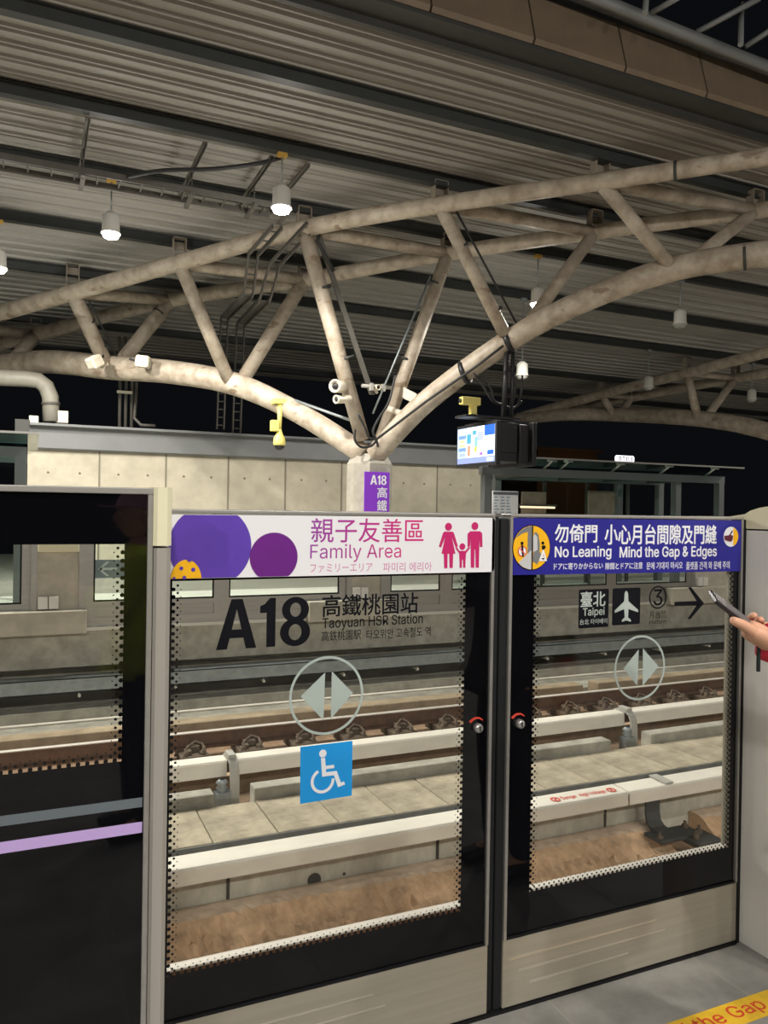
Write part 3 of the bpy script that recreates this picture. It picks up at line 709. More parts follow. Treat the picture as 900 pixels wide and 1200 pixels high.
p = at(160, 455, 14.2); b = MB().tube([at(161, 440, PYB)+Vector((0, .3, .7)), at(161, 440, PYB)+Vector((0, 0, .4)), at(159, 470, PYB), at(157.5, 490, PYB-.1), at(165, 498, PYB-.2), at(182, 499, PYB-.22)], .036, 10); tag(b.build('conduit', M_ladder), 'bent conduit turning right along the grey beam', 'conduit', 'conduits rising from the grey beam')
p, q = at(137, 459, PYB-.06), at(155, 459, PYB-.06); b = MB().box((p.x, PYB-.08, p.z-.03), (q.x, PYB-.04, p.z+.03)); tag(b.build('conduit_clamp', M_cctv), 'pale clamp bar across the upright conduits', 'clamp')
dct = thing('duct_pipe', 'fat pale pipe elbow at the left behind the truss', 'pipe', at(60, 493, PYB))
pts = [at(-60, 440, PYB), at(30, 444, PYB), at(45, 446, PYB), at(54, 453, PYB), at(59, 465, PYB), at(60, 494, PYB)]
MB().tube(pts, .17, 16).build('pipe', M_duct, dct); MB().tube([at(59.5, 472, PYB), at(59.7, 475, PYB)], .19, 16).build('flange', M_ladder, dct)
MB().box(at(66, 495, PYB-.1), at(80, 482, PYB-.05)+Vector((0, .3, 0)), .01).build('valve_box', M_cctv, dct)

# ================================================================== THINGS ON THE TRUSS
def along(a, c, t): return a+(c-a)*t
# yellow dome camera on the left arm
p = atn(323, 472, n1, cG) + Vector((0, -.28, 0)); t = thing('dome_camera', 'yellow dome camera hanging from the left arm of the truss', 'camera', p)
h = lambda dz: (p.x, p.y, p.z+dz)
MB().box((p.x-.13, p.y-.08, p.z-.06), (p.x+.11, p.y+.25, p.z+.04), .015).build('mount', M_cctvy, t)
MB().tube([h(-.05), h(-.55)], [.05, .035], 12).build('stem', M_cctvy, t)
MB().box((p.x-.17, p.y-.07, p.z-.56), (p.x-.03, p.y+.05, p.z-.36), .01).build('terminal_box', M_cctvy, t)
MB().lathe([(.03, -.5), (.06, -.6), (.105, -.68), (.115, -.78), (.10, -.82), (0, -.82)], p, n=20).build('dome_housing', M_cctvy, t)
MB().lathe([(.095, -.82), (.085, -.86), (.05, -.89), (0, -.9)], p, n=18).build('lens_dome', M_black, t)
b = MB().tube([atn(344, 470, n1, cG)+Vector((0, -.1, .0)), atn(380, 483, n1, cG)+Vector((0, -.1, .0)), atn(414, 496, n1, cG)+Vector((0, -.15, .0))], .025, 8); tag(b.build('conduit', M_galv), 'thin conduit along the top of the left truss arm', 'conduit')
b = MB().box(atn(413, 500, n1, cG)+Vector((0, -.35, 0)), atn(420, 491, n1, cG)+Vector((0, -.25, 0)), .01); tag(b.build('junction_box', M_cctv), 'small pale junction box on the truss above the column', 'box')
# bullet cameras round the column node
def bullet(px, py, Y, dirv, ln, r, label, mtl=M_cctv, square=False):
    p = at(px, py, Y); d = Vector(dirv).normalized(); t = thing('bullet_camera', label, 'camera', p, 'cameras on the truss above the column')
    if square:
        q = d.to_track_quat('Y', 'Z').to_matrix(); MB().obox(p, (r*.8, ln/2, r), q).build('housing', mtl, t)
    else:
        MB().lathe([(0, -ln/2), (r*.9, -ln/2), (r, -ln/2+.02), (r, ln/2-.03), (r*1.1, ln/2), (r*.85, ln/2+.005), (r*.8, ln/2-.02), (0, ln/2-.02)], p, d, 16).build('housing', mtl, t)
    MB().lathe([(0, 0), (r*.55, 0), (r*.55, .012), (0, .015)], p+d*(ln/2+(-.018 if not square else 0)), d, 12).build('lens', M_black, t)
    MB().tube([p-d*ln*.2, p-d*ln*.25+Vector((.12, .15, -.06))], .03, 8).build('arm', mtl, t)
CY = 12.45
bullet(397, 453, CY, (-.8, -.75, -.1), .30, .105, 'fat cream camera, upper left of the column node')
bullet(402, 468, CY, (-.95, -.4, -.12), .34, .07, 'slim cream camera just below the fat one by the column')
bullet(478, 463, CY, (.75, -.5, -.45), .28, .085, 'cream camera pointing right on the right hand column web', square=True)
bullet(462, 482, CY, (.9, -.3, -.3), .25, .06, 'small pale camera low between the web and the right arm')
bullet(440, 454, CY+.1, (.2, -1, -.1), .2, .05, 'small pale camera on the bar between the two column webs')
b = MB().tube([at(424, 452, CY+.1), at(468, 455, CY+.1)], .035, 8).box(at(432, 458, CY+.1), at(438, 449, CY)).box(at(446, 459, CY+.1), at(452, 450, CY)); tag(b.build('mounting_bar', M_arm), 'mounting bar between the two webs above the column', 'mounting bar')
# speakers where the webs meet the left arm
def box_speaker(px, py, Y, d, label):
    p = at(px, py, Y); d = Vector(d).normalized(); t = thing('box_speaker', label, 'speaker', p, 'speakers on the left truss arm')
    q = d.to_track_quat('Y', 'Z').to_matrix()
    tb_ = bmesh.new(); bmesh.ops.create_cube(tb_, size=2); bmesh.ops.transform(tb_, matrix=Matrix.Diagonal((.12, .13, .11, 1)), verts=tb_.verts); bmesh.ops.bevel(tb_, geom=list(tb_.edges), offset=.02, segments=2, affect='EDGES')
    bmesh.ops.transform(tb_, matrix=Matrix.Translation(p) @ q.to_4x4(), verts=tb_.verts); b = MB(); b.take(tb_); b.build('cabinet', M_cctv, t)
    MB().obox(p+d*.132, (.09, .004, .08), q).build('grille', M_conc, t)
    MB().tube([p-d*.12, p-d*.25+Vector((0, .15, .05))], .025, 8).build('bracket', M_steeldark, t)
box_speaker(111, 424, 16.6, (-.75, -.5, -.55), 'cream box speaker left of the web on the left arm')
box_speaker(168, 424, 16.0, (.9, -.4, -.1), 'cream box speaker right of the webs on the left arm')
# cables round the node
cb = thing('cable_loops', 'black cables looping round the truss node above the column', 'cable', (COLX, 12.2, 2.6))
for pts in ([(416, 503), (416, 516), (424, 524), (436, 522), (441, 515)], [(420, 486), (427, 500), (432, 512), (441, 515)], [(463, 440), (456, 470), (444, 490), (437, 505), (441, 515), (443, 524)]):
    MB().tube(smooth([at(x, y, 12.3) for x, y in pts]), .022, 8).build('cable', M_cable, cb)
b = MB().tube([atn(441, 515, n1, cG-.5), atn(500, 470, n1, cG-.5), atn(560, 428, n1, cG-.5), atn(590, 405, n1, cG-.5)], .022, 8); tag(b.build('cable', M_cable), 'black cable running up the right truss arm to the monitor', 'cable')
cw = thing('cable_run', 'grey cable tray and cables clipped to the left column web', 'cable tray', A[3])
o1 = Vector((.22, -.05, 0)); b = MB(); p, q = A[3]+o1, along(A[3], G[2], .8)+o1; b.prism([p+Vector((-.05, 0, 0)), p+Vector((.05, 0, 0)), p+Vector((.05, .03, 0)), p+Vector((-.05, .03, 0))], q-p); b.build('tray', M_ladder, cw)
MB().tube([A[3]+Vector((.35, -.1, .2)), A[3]+Vector((.2, -.1, -.2)), along(A[3], G[2], .2)+Vector((.24, -.12, 0))], .03, 8).build('cable', M_cable, cw)
for a, g, t0, t1, dx, lab in ((A[2], G[1], .05, .95, .16, 'thin black cable beside the first web of the right arm'), (B[2], G[2], .15, .9, -.2, 'thin grey cable beside the right column web'), (A[5], G[4], .1, .9, .22, 'thin black cable beside the left arm web')):
    b = MB().tube([along(a, g, t0)+Vector((dx, -.12, 0)), along(a, g, t1)+Vector((dx, -.12, 0))], .018, 8); tag(b.build('cable', M_cable if 'black' in lab else M_galv), lab, 'cable')

# ================================================================== MONITOR
MX0, MX1, MYa, MYb, Mz0, Mz1 = 6.47, 7.22, 10.2, 11.42, 2.25, 2.93
tv = thing('platform_monitor', 'double sided platform monitor with lit screen hanging from the truss', 'monitor', (6.85, 10.8, 2.25))
MB().box((MX0, MYa, Mz0), (MX0+.08, MYb, Mz1), .01).build('screen_case', M_black, tv)
MB().box((MX1-.08, MYa, Mz0), (MX1, MYb, Mz1), .01).build('screen_case', M_black, tv)
MB().box((MX0+.08, MYa+.1, Mz0+.06), (MX1-.08, MYb-.1, Mz1-.03), .008).box((MX0+.10, MYa+.06, Mz0+.2), (MX0+.42, MYa+.12, Mz1-.02), .006).build('core_box', M_black, tv)
b = MB()
for x in (MX0+.14, MX0+.38):
    for z in (Mz0+.26, Mz1-.1): b.lathe([(0, 0), (.02, 0), (.016, .012), (0, .012)], (x, MYa+.06, z), (0, -1, 0), 10)
b.build('fixing_bolts', M_steeldark, tv)
b = MB().box((MX0+.45, MYa+.03, Mz0+.02), (MX0+.58, MYa+.12, Mz1-.04), .006).build('rear_frame', M_black, tv)
# screen picture: blocks of colour, lit
E1 = lambda n, c, s=1.0: emit(n, c, s*1.5)
se = MX0-.001; b = MB().box((se-.002, MYa+.04, Mz0+.05), (se+.001, MYb-.04, Mz1-.05)); scr = tag(b.build('screen', E1('screen_white', (.82, .88, 1.0), 1.5), tv), 'bright white and blue picture')
def patch(u0, v0, u1, v1, m):              # u from the far left edge, v from the bottom, both 0..1
    ya, yb = MYb-.04, MYa+.04; za, zb = Mz0+.05, Mz1-.05
    y0, y1 = ya+(yb-ya)*u0, ya+(yb-ya)*u1
    return MB().box((se-.004, y0, za+(zb-za)*v0), (se-.001, y1, za+(zb-za)*v1)).build('picture_patch', m, scr)
mb_ = E1('screen_blue', (.05, .18, .75), 1.0); my_ = E1('screen_yellow', (.85, .6, .08), 1.0); ml_ = E1('screen_lavender', (.35, .42, .8), 1.0); mp_ = E1('screen_pale', (.6, .75, 1), 1.1); mt_ = E1('screen_teal', (.12, .45, .6), 1)
mo_ = E1('screen_orange', (.8, .35, .2), 1)
patch(.0, .0, 1, .16, ml_); patch(.0, .16, .27, 1, mp_); patch(.03, .70, .24, .80, mb_); patch(.05, .58, .2, .68, my_); patch(.05, .47, .22, .55, my_); patch(.03, .35, .24, .45, mb_); patch(.05, .2, .22, .3, ml_)
patch(.27, .55, .38, .82, mt_); patch(.29, .2, .36, .5, mo_); patch(.42, .78, .52, .9, mt_); patch(.48, .45, .56, .72, E1('screen_greenish', (.3, .62, .6), 1)); patch(.48, .3, .54, .45, my_); patch(.74, .72, 1, 1, mb_); patch(.82, .2, .98, .32, mb_); patch(.62, .2, .70, .28, E1('screen_violet', (.45, .2, .6), 1)); patch(.8, .02, .98, .13, E1('screen_bright', (1, 1, 1), 1.3)); patch(.55, .6, .72, .85, E1('screen_mauve', (.55, .6, .85), 1)); 
MB().box((6.55, 10.35, Mz1), (7.2, 11.3, Mz1+.03)).build('top_plate', M_black, tv)
MB().tube([(6.95, 10.75, Mz1), (6.98, 10.72, 4.3)], .045, 10).tube([(7.08, 10.72, Mz1), (7.08, 10.70, 4.25)], .03, 8).build('hanger_pole', M_black, tv)
b = MB()
for pts in ([(560, 440), (575, 455), (580, 470), (600, 478), (612, 470)], [(555, 437), (566, 452), (577, 470), (590, 474)], [(598, 430), (604, 455), (600, 474)], [(612, 440), (611, 460), (606, 476)]):
    b.tube(smooth([at(x, y, 10.75) for x, y in pts]), .018, 8).build('cable', M_cable, tv); b = MB()
b.bm.free()
d_ = (G[0]-G[1]).normalized()
for q, lab in ((G[1]+(G[1]-G[0]).normalized()*.05, 1), (along(G[1], gr1, .48), 2)):
    pass
MB().tube([atn(597, 400, n1, cG)-d_*.045, atn(597, 400, n1, cG)+d_*.045], .197, 20).build('pipe_strap', M_black, tv)
MB().tube([atn(545, 436, n1, cG)-d_*.04, atn(545, 436, n1, cG)+d_*.04], .2, 20).build('pipe_strap', M_black, tv)
MB().tube([atn(597, 404, n1, cG)+Vector((0, 0, -.15)), (6.98, 10.72, 4.15)], .05, 10).build('hanger_arm', M_black, tv)
p = at(551, 471, 10.6); t = thing('box_camera', 'yellowish box camera standing over the lit monitor', 'camera', p)
MB().box((p.x-.17, p.y-.06, p.z-.05), (p.x+.16, p.y+.06, p.z+.07), .01).build('housing', M_cctvy, t)
MB().lathe([(0, 0), (.035, 0), (.035, .02), (0, .02)], (p.x-.17, p.y, p.z+.01), (-1, 0, 0), 12).build('lens', M_black, t)
MB().box((p.x+.0, p.y-.04, p.z-.2), (p.x+.1, p.y+.04, p.z-.05)).box((p.x-.02, p.y-.04, p.z-.2), (p.x+.12, p.y+.04, p.z-.19)).build('bracket', M_cctvy, t)
MB().box((p.x-.1, p.y-.05, p.z-.235), (7.15, 10.9, p.z-.2)).build('support_plate', M_black, t)

# banner on the column
BY = COLY-.40; t = thing('station_banner', 'purple station banner hanging on the column', 'banner', (5.46, BY, 1.0))
bx = (at(427, 570, BY-.02).x, at(456.5, 570, BY-.02).x); zt = at(442, 553, BY-.02).z
MB().box((bx[0], BY-.02, .95), (bx[1], BY-.005, zt), .002).build('board', M_banner, t)
b = MB(); a18_px(b, 434, 557, 453, 568, BY-.022)
for i, c in enumerate('高鐵桃園站'):
    z = zt-.26-i*.225; text_on(b, c, (5.43+.0, BY-.022, z-.19), EX, EZ, .19, .19, .012)
b.build('lettering', M_txtwhite, t)

# ================================================================== SHELTERS ON THE FAR PLATFORM
def shelter(x0, x1, Y, label, right=True):
    t = thing('waiting_shelter', label, 'shelter', ((x0+x1)/2, Y, 0), 'glass shelters on the far platform')
    zb = 2.18
    MB().box((x0, Y, zb), (x1, Y+.12, zb+.14)).build('beam', M_shelter, t); xr0 = x0+1.35 if right else x0
    MB().box((xr0, Y+1.7, zb), (x1, Y+1.82, zb+.14)).build('beam', M_shelter, t)
    for x in (x0+.05, (x0+x1)/2+1.6 if right else (x0+x1)/2, x1-.15):
        for y in (Y, Y+1.7): xq = max(x, xr0) if y > Y else x; MB().box((xq, y, 0), (xq+.14, y+.14, zb)).build('post', M_shelter, t)
    b = MB().prism([(x0-.05, Y-.35, zb+.30), (xr0, Y+2.0, zb+.22), (x1+.15, Y+2.0, zb+.22), (x1+.15, Y-.35, zb+.30)], (0, 0, .015)); b.build('glass_roof', M_greenglass, t)
    b = MB().box((x0-.1, Y-.36, zb+.295), (x1+.15, Y-.34, zb+.325)); tag(b.build('roof_edge', M_alu, t), 'bright glass edge')
    n = 5
    for i in range(n):
        x = max(x0+.5+(x1-x0-1)*i/(n-1), xr0 if right else x0); MB().tube([(x, Y+.06, zb+.14), (x, Y-.2, zb+.28)], .02, 6).tube([(x-.1, Y-.2, zb+.285), (x+.1, Y-.2, zb+.285)], .02, 6).build('spider_clip', M_alu, t)
        MB().box((x-.03, Y+.1, zb+.02), (x+.03, Y+1.7, zb+.12)).build('rafter', M_gutter, t)
    MB().box((xr0+.1, Y+1.76, .3), (x1-.1, Y+1.775, zb)).build('back_glass', M_farglass, t)
    b = MB()
    for i in range(4): b.box((xr0+.1+(x1-xr0)*i/4, Y+1.74, 0), (xr0+.16+(x1-xr0)*i/4, Y+1.8, zb))
    b.box((xr0, Y+1.74, 1.0), (x1, Y+1.8, 1.05)); b.build('back_frame', M_gutter, t)
    return t
shelter(at(565, 580, 11.9).x, at(849, 580, 11.9).x, 11.9, 'glass roofed waiting shelter at the right of the concrete wall')
shelter(-6.2, at(31, 560, 11.9).x, 11.9, 'glass roofed waiting shelter at the left edge', right=False)
p0, p1 = at(578, 575, 12.2), at(607, 600, 12.2)
t = thing('notice_board', 'white notice board inside the right waiting shelter', 'notice board', ((p0.x+p1.x)/2, 12.2, 0))
MB().box((p0.x, 12.2, 1.2), (p1.x, 12.24, p0.z), .003).build('board', M_white, t)
MB().box((p0.x, 12.19, p0.z-.07), (p1.x, 12.2, p0.z-.02)).build('heading_bar', M_slate, t)
MB().box(((p0.x+p1.x)/2-.04, 12.21, 0), ((p0.x+p1.x)/2+.04, 12.25, 1.2)).build('stand', M_gutter, t)
b = MB(); random.seed(3)
for i in range(9):
    for j in range(3):
        x = p0.x+.03+j*.13; b.box((x, 12.198, p0.z-.13-i*.055), (x+random.uniform(.05, .11), 12.2, p0.z-.105-i*.055))
b.build('printed_blocks', mat('pale_print', rgb(150, 168, 186), .6), t)
for i, (a, c, lab) in enumerate((((612, 576), (640, 600), 'dim brown board in the shelter, left one'), ((690, 575), (720, 602), 'dim brown board in the shelter, right one'))):
    p, q = at(*a, 13.3), at(*c, 13.3); t = thing('info_board', lab, 'board', ((p.x+q.x)/2, 13.3, 0), 'boards in the right shelter')
    MB().box((p.x, 13.3, .9), (q.x, 13.34, p.z), .004).build('board', mat('brown_board', rgb(120, 108, 92), .5, var=.3, scale=5), t)
    for x in (p.x+.05, q.x-.09): MB().box((x, 13.31, 0), (x+.04, 13.35, .9)).build('leg', M_gutter, t)
t = thing('light_tube', 'thin lit strip lamp low inside the right shelter', 'lamp', at(630, 594, 13.2))
MB().tube([at(610, 594, 13.2), at(650, 595, 13.2)], .02, 8).build('tube', emit('warm_strip', (1, .8, .5), 1.3), t)
MB().box(at(609, 593, 13.25), at(651, 591.5, 13.3)).build('reflector', M_gutter, t)

# distant night buildings with a lit roof sign
t = thing('distant_building', 'dim brown building far beyond the shelter', 'building', (36, 60, 0))
p, q = at(630, 527, 60), at(700, 545, 60)
MB().box((p.x, 60, -2), (q.x, 66, p.z)).build('walls', mat('dim_facade', rgb(112, 88, 64), .9), t)
lamp_light('street_glow', ((p.x+q.x)/2, 52, 6), 120, .3, (1, .7, .4))
MB().box((p.x-.3, 59.7, p.z), (q.x+.3, 66, p.z+.25)).build('parapet', mat('dim_parapet', rgb(110, 90, 70), .9), t)
t = thing('lit_sign', 'small white lit sign on the skyline over the shelter', 'sign', at(733, 541, 70))
p, q = at(722, 541.5, 70), at(744, 534.5, 70)
b = MB().box((p.x, 70, p.z), (q.x, 70.3, q.z), .2); b.build('sign_box', emit('lit_sign_face', (1, .95, 1), 2.2), t)
b = MB(); w = (q.x-p.x)
for i in range(4):
    x = p.x+w*(.14+.2*i); b.box((x, 69.95, p.z+.15), (x+w*.03, 70, q.z-.12)); b.box((x, 69.95, q.z-.2), (x+w*.11, 70, q.z-.12)); b.box((x+w*.08, 69.95, p.z+.15), (x+w*.11, 70, q.z-.12))
b.build('sign_marks', mat('sign_mark', rgb(120, 110, 130), .6), t)
MB().box((p.x+w*.45, 70.05, -2), (p.x+w*.55, 70.25, p.z)).build('pole', M_gutter, t)

# ================================================================== NEAR PLATFORM SCREEN DOORS
DY = 1.985                                  # face of the sliding doors
def hexdot(b, x, z, r, Y, n=6, t=.0008): flat(b, circ(x, z, r, n=n, a0=math.pi/6, a1=math.pi/6+2*math.pi), Y, t)
def border(wx0, wx1, wz0, wz1, x0, x1, z0, z1, Y, sides='LRB'):
    """black printed border round a window, its edge dissolving in dots"""
    b = MB(); T = .001
    b.box((x0, Y, z0), (wx0, Y+T, z1)).box((wx1, Y, z0), (x1, Y+T, z1)).box((wx0, Y, z0), (wx1, Y+T, wz0)).box((wx0, Y, wz1), (wx1, Y+T, z1))
    P = .0185
    rows = ((.0035, .0052, 0), (.0135, .0033, .5), (.0215, .0016, 0))
    for off, r, ph in rows:
        if 'R' in sides or 'L' in sides:
            n = int((wz1-wz0)/P)
            for i in range(n):
                z = wz0 + (i+.5+ph)*P
                if z > wz1-.004: continue
                if 'R' in sides: hexdot(b, wx1-off, z, r, Y+T)
                if 'L' in sides: hexdot(b, wx0+off, z, r, Y+T)
        if 'B' in sides:
            n = int((wx1-wx0)/P)
            for i in range(n):
                x = wx0 + (i+.5+ph)*P
                if x < wx1-.004: hexdot(b, x, wz0+off, r, Y+T)
    return b
M_matte = mat('matte_black_edge', (.004, .004, .004), 1, spec=0)
def matte_edges(o):
    for p in o.data.polygons:
        if abs(p.normal.y) < .9: p.material_index = 1
    return o
def door(name, x0, x1, wx0, wx1, wz0, label):
    t = thing(name, label, 'platform screen door', ((x0+x1)/2, DY+.02, 0), 'sliding platform screen doors')
    zk, z1 = .252, 1.534
    b = MB().box((x0+.012, DY+.006, zk+.006), (x1-.012, DY+.014, z1-.01)); b.build('glass', M_glass, t)
    b = border(wx0, wx1, wz0, 1.36, x0+.010, x1-.010, zk+.004, z1-.006, DY+.0046); tag(matte_edges(b.build('printed_border', [M_frit, M_matte], t)), 'black glossy border edged with dots')
    for xx in (x0, x1-.010): MB().box((xx, DY-.004, zk), (xx+.010, DY+.04, z1)).build('edge_profile', M_alu, t)
    b = MB().box((x0, DY-.006, z1-.004), (x1, DY+.05, z1+.005), .002); b.build('top_rail', M_alu, t)
    b = MB().box((x0, DY-.002, .045), (x1, DY+.045, zk), .003); kp = b.build('kickplate', M_kick, t)
    b = MB()
    for z, f0, f1 in ((.185, .02, .62), (.145, .06, .66), (.10, .1, .5)):
        xx0, xx1 = x0+(x1-x0)*f0, x0+(x1-x0)*f1; b.prism([(xx0, DY-.002, z), (xx1, DY-.002, z+.006), (xx1, DY-.002, z+.010), (xx0, DY-.002, z+.008)], (0, -.0006, 0))
    tag(b.build('scuff_lines', M_rub, kp), 'bright rub marks')
    b = MB().box((x0+.005, DY+.004, zk-.001), (x1-.005, DY-.003, zk+.005)); b.build('lower_gasket', M_frame, t)
    return t
d1 = door('sliding_gate', .275, 1.258, .322, 1.165, .368, 'left sliding platform door with white family area sign')
d2 = door('sliding_gate', 1.312, 2.283, 1.408, 2.247, .378, 'right sliding platform door with navy warning sign')
# rubber seals between the doors
b = MB().box((1.259, DY+.005, .043), (1.279, DY+.05, 1.53), .004); tag(b.build('door_seal', M_rubber), 'black rubber seal on the edge of the left door', 'seal', 'seals between the doors')
b = MB().box((1.283, DY+.003, .043), (1.311, DY+.05, 1.525), .004); tag(b.build('door_seal', M_rubber), 'dark rubber seal on the edge of the right door', 'seal', 'seals between the doors')
b = MB().box((.29, DY-.006, FZ), (2.284, DY+.06, .0425)); tag(b.build('door_sill', M_frame), 'black sill strip under the sliding doors', 'sill')

def bold_disc(b, px, py, rx, Y): 
    c = at(px, py, Y); r = abs(at(px+rx, py, Y).x-at(px-rx, py, Y).x)/2; return c, r
# ---- white family area sign
SY = DY-.004
s1 = MB(); xl, xr = .285, 1.2575; zt, zb = 1.527, 1.366
flat(s1, rrect(xl, zb, xr, zt, .012), SY+.003, .003); sg = tag(s1.build('family_sign', M_white, d1), 'white sign with violet discs and magenta lettering')
Yt = SY-.0002
M_head = gradient_print('headline_print', at(364, 620, Yt).x, at(480, 620, Yt).x, rgb(150, 58, 160), rgb(206, 22, 120))
b = MB(); text_px(b, '親子友善區', 364.5, 607.6, 496.5, 635.6, Yt, .006); b.build('headline', M_head, sg)
b = MB(); text_px(b, 'Family Area', 363.5, 637.5, 470, 658.5, Yt, .0)
b.build('subtitle', M_head, sg)
b = MB(); text_px(b, 'ファミリーエリア', 363.5, 660.5, 436.5, 670.5, Yt); b.build('small_lettering', M_pink, sg)
b = MB(); text_px(b, '파미리 에리아', 449, 659, 506, 669.8, Yt); b.build('small_lettering', M_pink, sg)
# family pictogram
b = MB(); Pp = lambda pts: poly_px(b, pts, Yt)
def disc_px(b, px, py, r, Y, n=24):
    c = at(px, py, Y); rr = abs(at(px, py-r, Y).z-at(px, py+r, Y).z)/2; flat(b, circ(c.x, c.z, rr, n=n), Y)
disc_px(b, 525.5, 617.3, 4.6, Yt); disc_px(b, 556.5, 616.5, 4.6, Yt); disc_px(b, 541.8, 640.5, 3.9, Yt)
Pp([(520.5, 623), (530.5, 623), (532, 625), (536.5, 640), (534, 641.5), (529.3, 629), (533.6, 649), (517.4, 649), (521.7, 629), (516.8, 641.5), (514.3, 640.5), (519, 625)])
Pp([(520, 649), (524.4, 649), (524.2, 665.8), (520.6, 665.8)]); Pp([(526.4, 649), (531, 649), (530.4, 665.6), (526.8, 665.6)])
Pp([(551, 622.5), (562.5, 622.5), (565, 625), (565.3, 641), (562.3, 641), (561.9, 628), (561.5, 644), (551.5, 644), (551.6, 628), (550.8, 640), (547.9, 641.3), (548, 625.5)])
Pp([(551.5, 644), (556, 644), (555.6, 665.2), (551.8, 665.2)]); Pp([(557, 644), (561.5, 644), (561, 665.2), (557.4, 665.2)])
Pp([(538.2, 645.5), (545.4, 645.5), (549.6, 640.5), (550.8, 642), (546, 648.5), (545.6, 656), (538.4, 656), (538, 648.5), (533.6, 642.2), (535, 640.8)])
Pp([(538.4, 656), (541.3, 656), (541, 665.4), (538.6, 665.4)]); Pp([(542.5, 656), (545.5, 656), (545.2, 665.4), (542.8, 665.4)])
b.build('family_pictogram', M_mag, sg)
# plain coloured discs in the place of the sign's artwork
c = at(247, 640, Yt); rx = (at(293.5, 640, Yt).x-c.x)
pts = [(x, min(max(z, zb+.001), zt-.001)) for x, z in circ(c.x, c.z, rx*1.02, n=72)]; pts = [(max(x, xl+.002), z) for x, z in pts]
b = MB(); flat(b, pts, Yt); b.build('large_disc', M_purple1, sg)
c2 = at(321, 653, Yt); rx2 = at(349.5, 653, Yt).x-c2.x; pts = [(x, max(z, zb+.001)) for x, z in circ(c2.x, c2.z, rx2*.97, n=60)]
b = MB(); flat(b, pts, Yt); b.build('small_disc', M_purple2, sg)
c3 = at(218, 680, Yt); r3 = at(236, 680, Yt).x-c3.x; b = MB(); flat(b, [(max(x, xl+.001), max(z, zb+.001)) for x, z in circ(c3.x, c3.z, r3, r3*1.35, n=40, a0=0, a1=math.pi)], Yt-.001); hd = b.build('half_disc', M_yellow, sg)
b = MB()
for px, py, r in ((212.5, 666, 2.2), (226.5, 667.5, 2.4), (222, 655.5, 3), (216, 677, 2.2), (204, 677.5, 1.6)): disc_px(b, px, py, r, Yt-.002, 14)
b.build('dots', M_purple1, hd)

# ---- navy warning sign
s2 = MB(); xl, xr = 1.3235, 2.2715; zt, zb = 1.527, 1.355
s2.prism([(xl, SY+.003, zt), (xr, SY+.003, zt), (xr, SY+.003, zb-.006), (xl, SY+.003, zb)], (0, -.003, 0)); sg2 = tag(s2.build('warning_sign', M_blue, d2), 'navy sign with white lettering')
b = MB()
text_px(b, '勿倚門', 650, 614.2, 700, 636, Yt, .022); text_px(b, '小心月台間隙及門縫', 708.5, 614.5, 840, 638, Yt, .022)
text_px(b, 'No Leaning', 650, 639.8, 716.5, 656.2, Yt, .026); text_px(b, 'Mind the Gap & Edges', 726, 640, 840, 656, Yt, .026)
text_px(b, 'ドアに寄りかからない', 649, 659.3, 706.5, 667.3, Yt, .01); text_px(b, '隙間とドアに注意', 709.5, 659, 753, 667, Yt, .01)
text_px(b, '문에 기대지 마시오', 757.5, 658.5, 800, 667, Yt, .01); text_px(b, '플랫폼 간격 와 문에 주의', 804, 658, 855, 667, Yt, .01)
b.build('lettering', M_txtwhite, sg2)
# round pictogram: doors and two little figures
ic = at(622.8, 641.7, Yt); ir = (at(645, 641.7, Yt).x-at(600.7, 641.7, Yt).x)/2
def I(u, v): return (ic.x+u*ir, ic.z+v*ir)
def inside(pts): return [I(u, v) if u*u+v*v <= .93 else I(u*.962/math.hypot(u, v), v*.962/math.hypot(u, v)) for u, v in pts]
b = MB(); flat(b, circ(ic.x, ic.z, ir), Yt); pg = tag(b.build('pictogram', M_txtblack, sg2), 'round yellow and grey pictogram')
b = MB(); flat(b, circ(ic.x, ic.z, ir*.965), Yt-.0008); b.build('yellow_field', M_yellow, pg)
b = MB(); flat(b, inside([(.04, .98), (-.3, .92), (-.6, .76), (-.85, .45), (-.85, .42), (-.52, .62), (-.22, .7), (-.22, -.45), (.04, -.45)]), Yt-.0012)
flat(b, inside([(.1, .62), (.2, .7), (.34, .58), (.42, .2), (.42, -.2), (.52, -.3), (.3, -.75), (.04, -.6), (.1, -.2)]), Yt-.0012); b.build('grey_doors', M_grey, pg)
b = MB(); flat(b, inside([(-.02, -.1), (-.7, -.68), (-.5, -.84), (-.2, -.95), (-.02, -.98)]), Yt-.0016); flat(b, inside([(.06, .5), (.16, .6), (.28, .46), (.3, -.1), (.08, -.2)]), Yt-.0016); b.build('pale_floor', M_pale, pg)
b = MB(); ring(b, *I(-.5, -.16), ir*.19, ir*.235, Yt-.0022, 24); flat(b, [I(-.64, -.06), I(-.6, -.02), I(-.36, -.26), I(-.4, -.3)], Yt-.0026); ring(b, *I(.62, -.36), ir*.0, ir*.03, Yt-.0026, 10); b.build('red_ring', M_red, pg)
b = MB(); flat(b, circ(*I(-.5, -.16), ir*.19), Yt-.002); flat(b, [I(.6, -.02), I(.38, -.6), I(.82, -.6)], Yt-.002); b.build('white_shapes', M_txtwhite, pg)
b = MB(); flat(b, circ(*I(-.52, .2), ir*.07, n=14), Yt-.0024); flat(b, [I(-.56, .12), I(-.47, .12), I(-.44, -.18), I(-.42, -.4), I(-.5, -.4), I(-.54, -.2)], Yt-.0024)
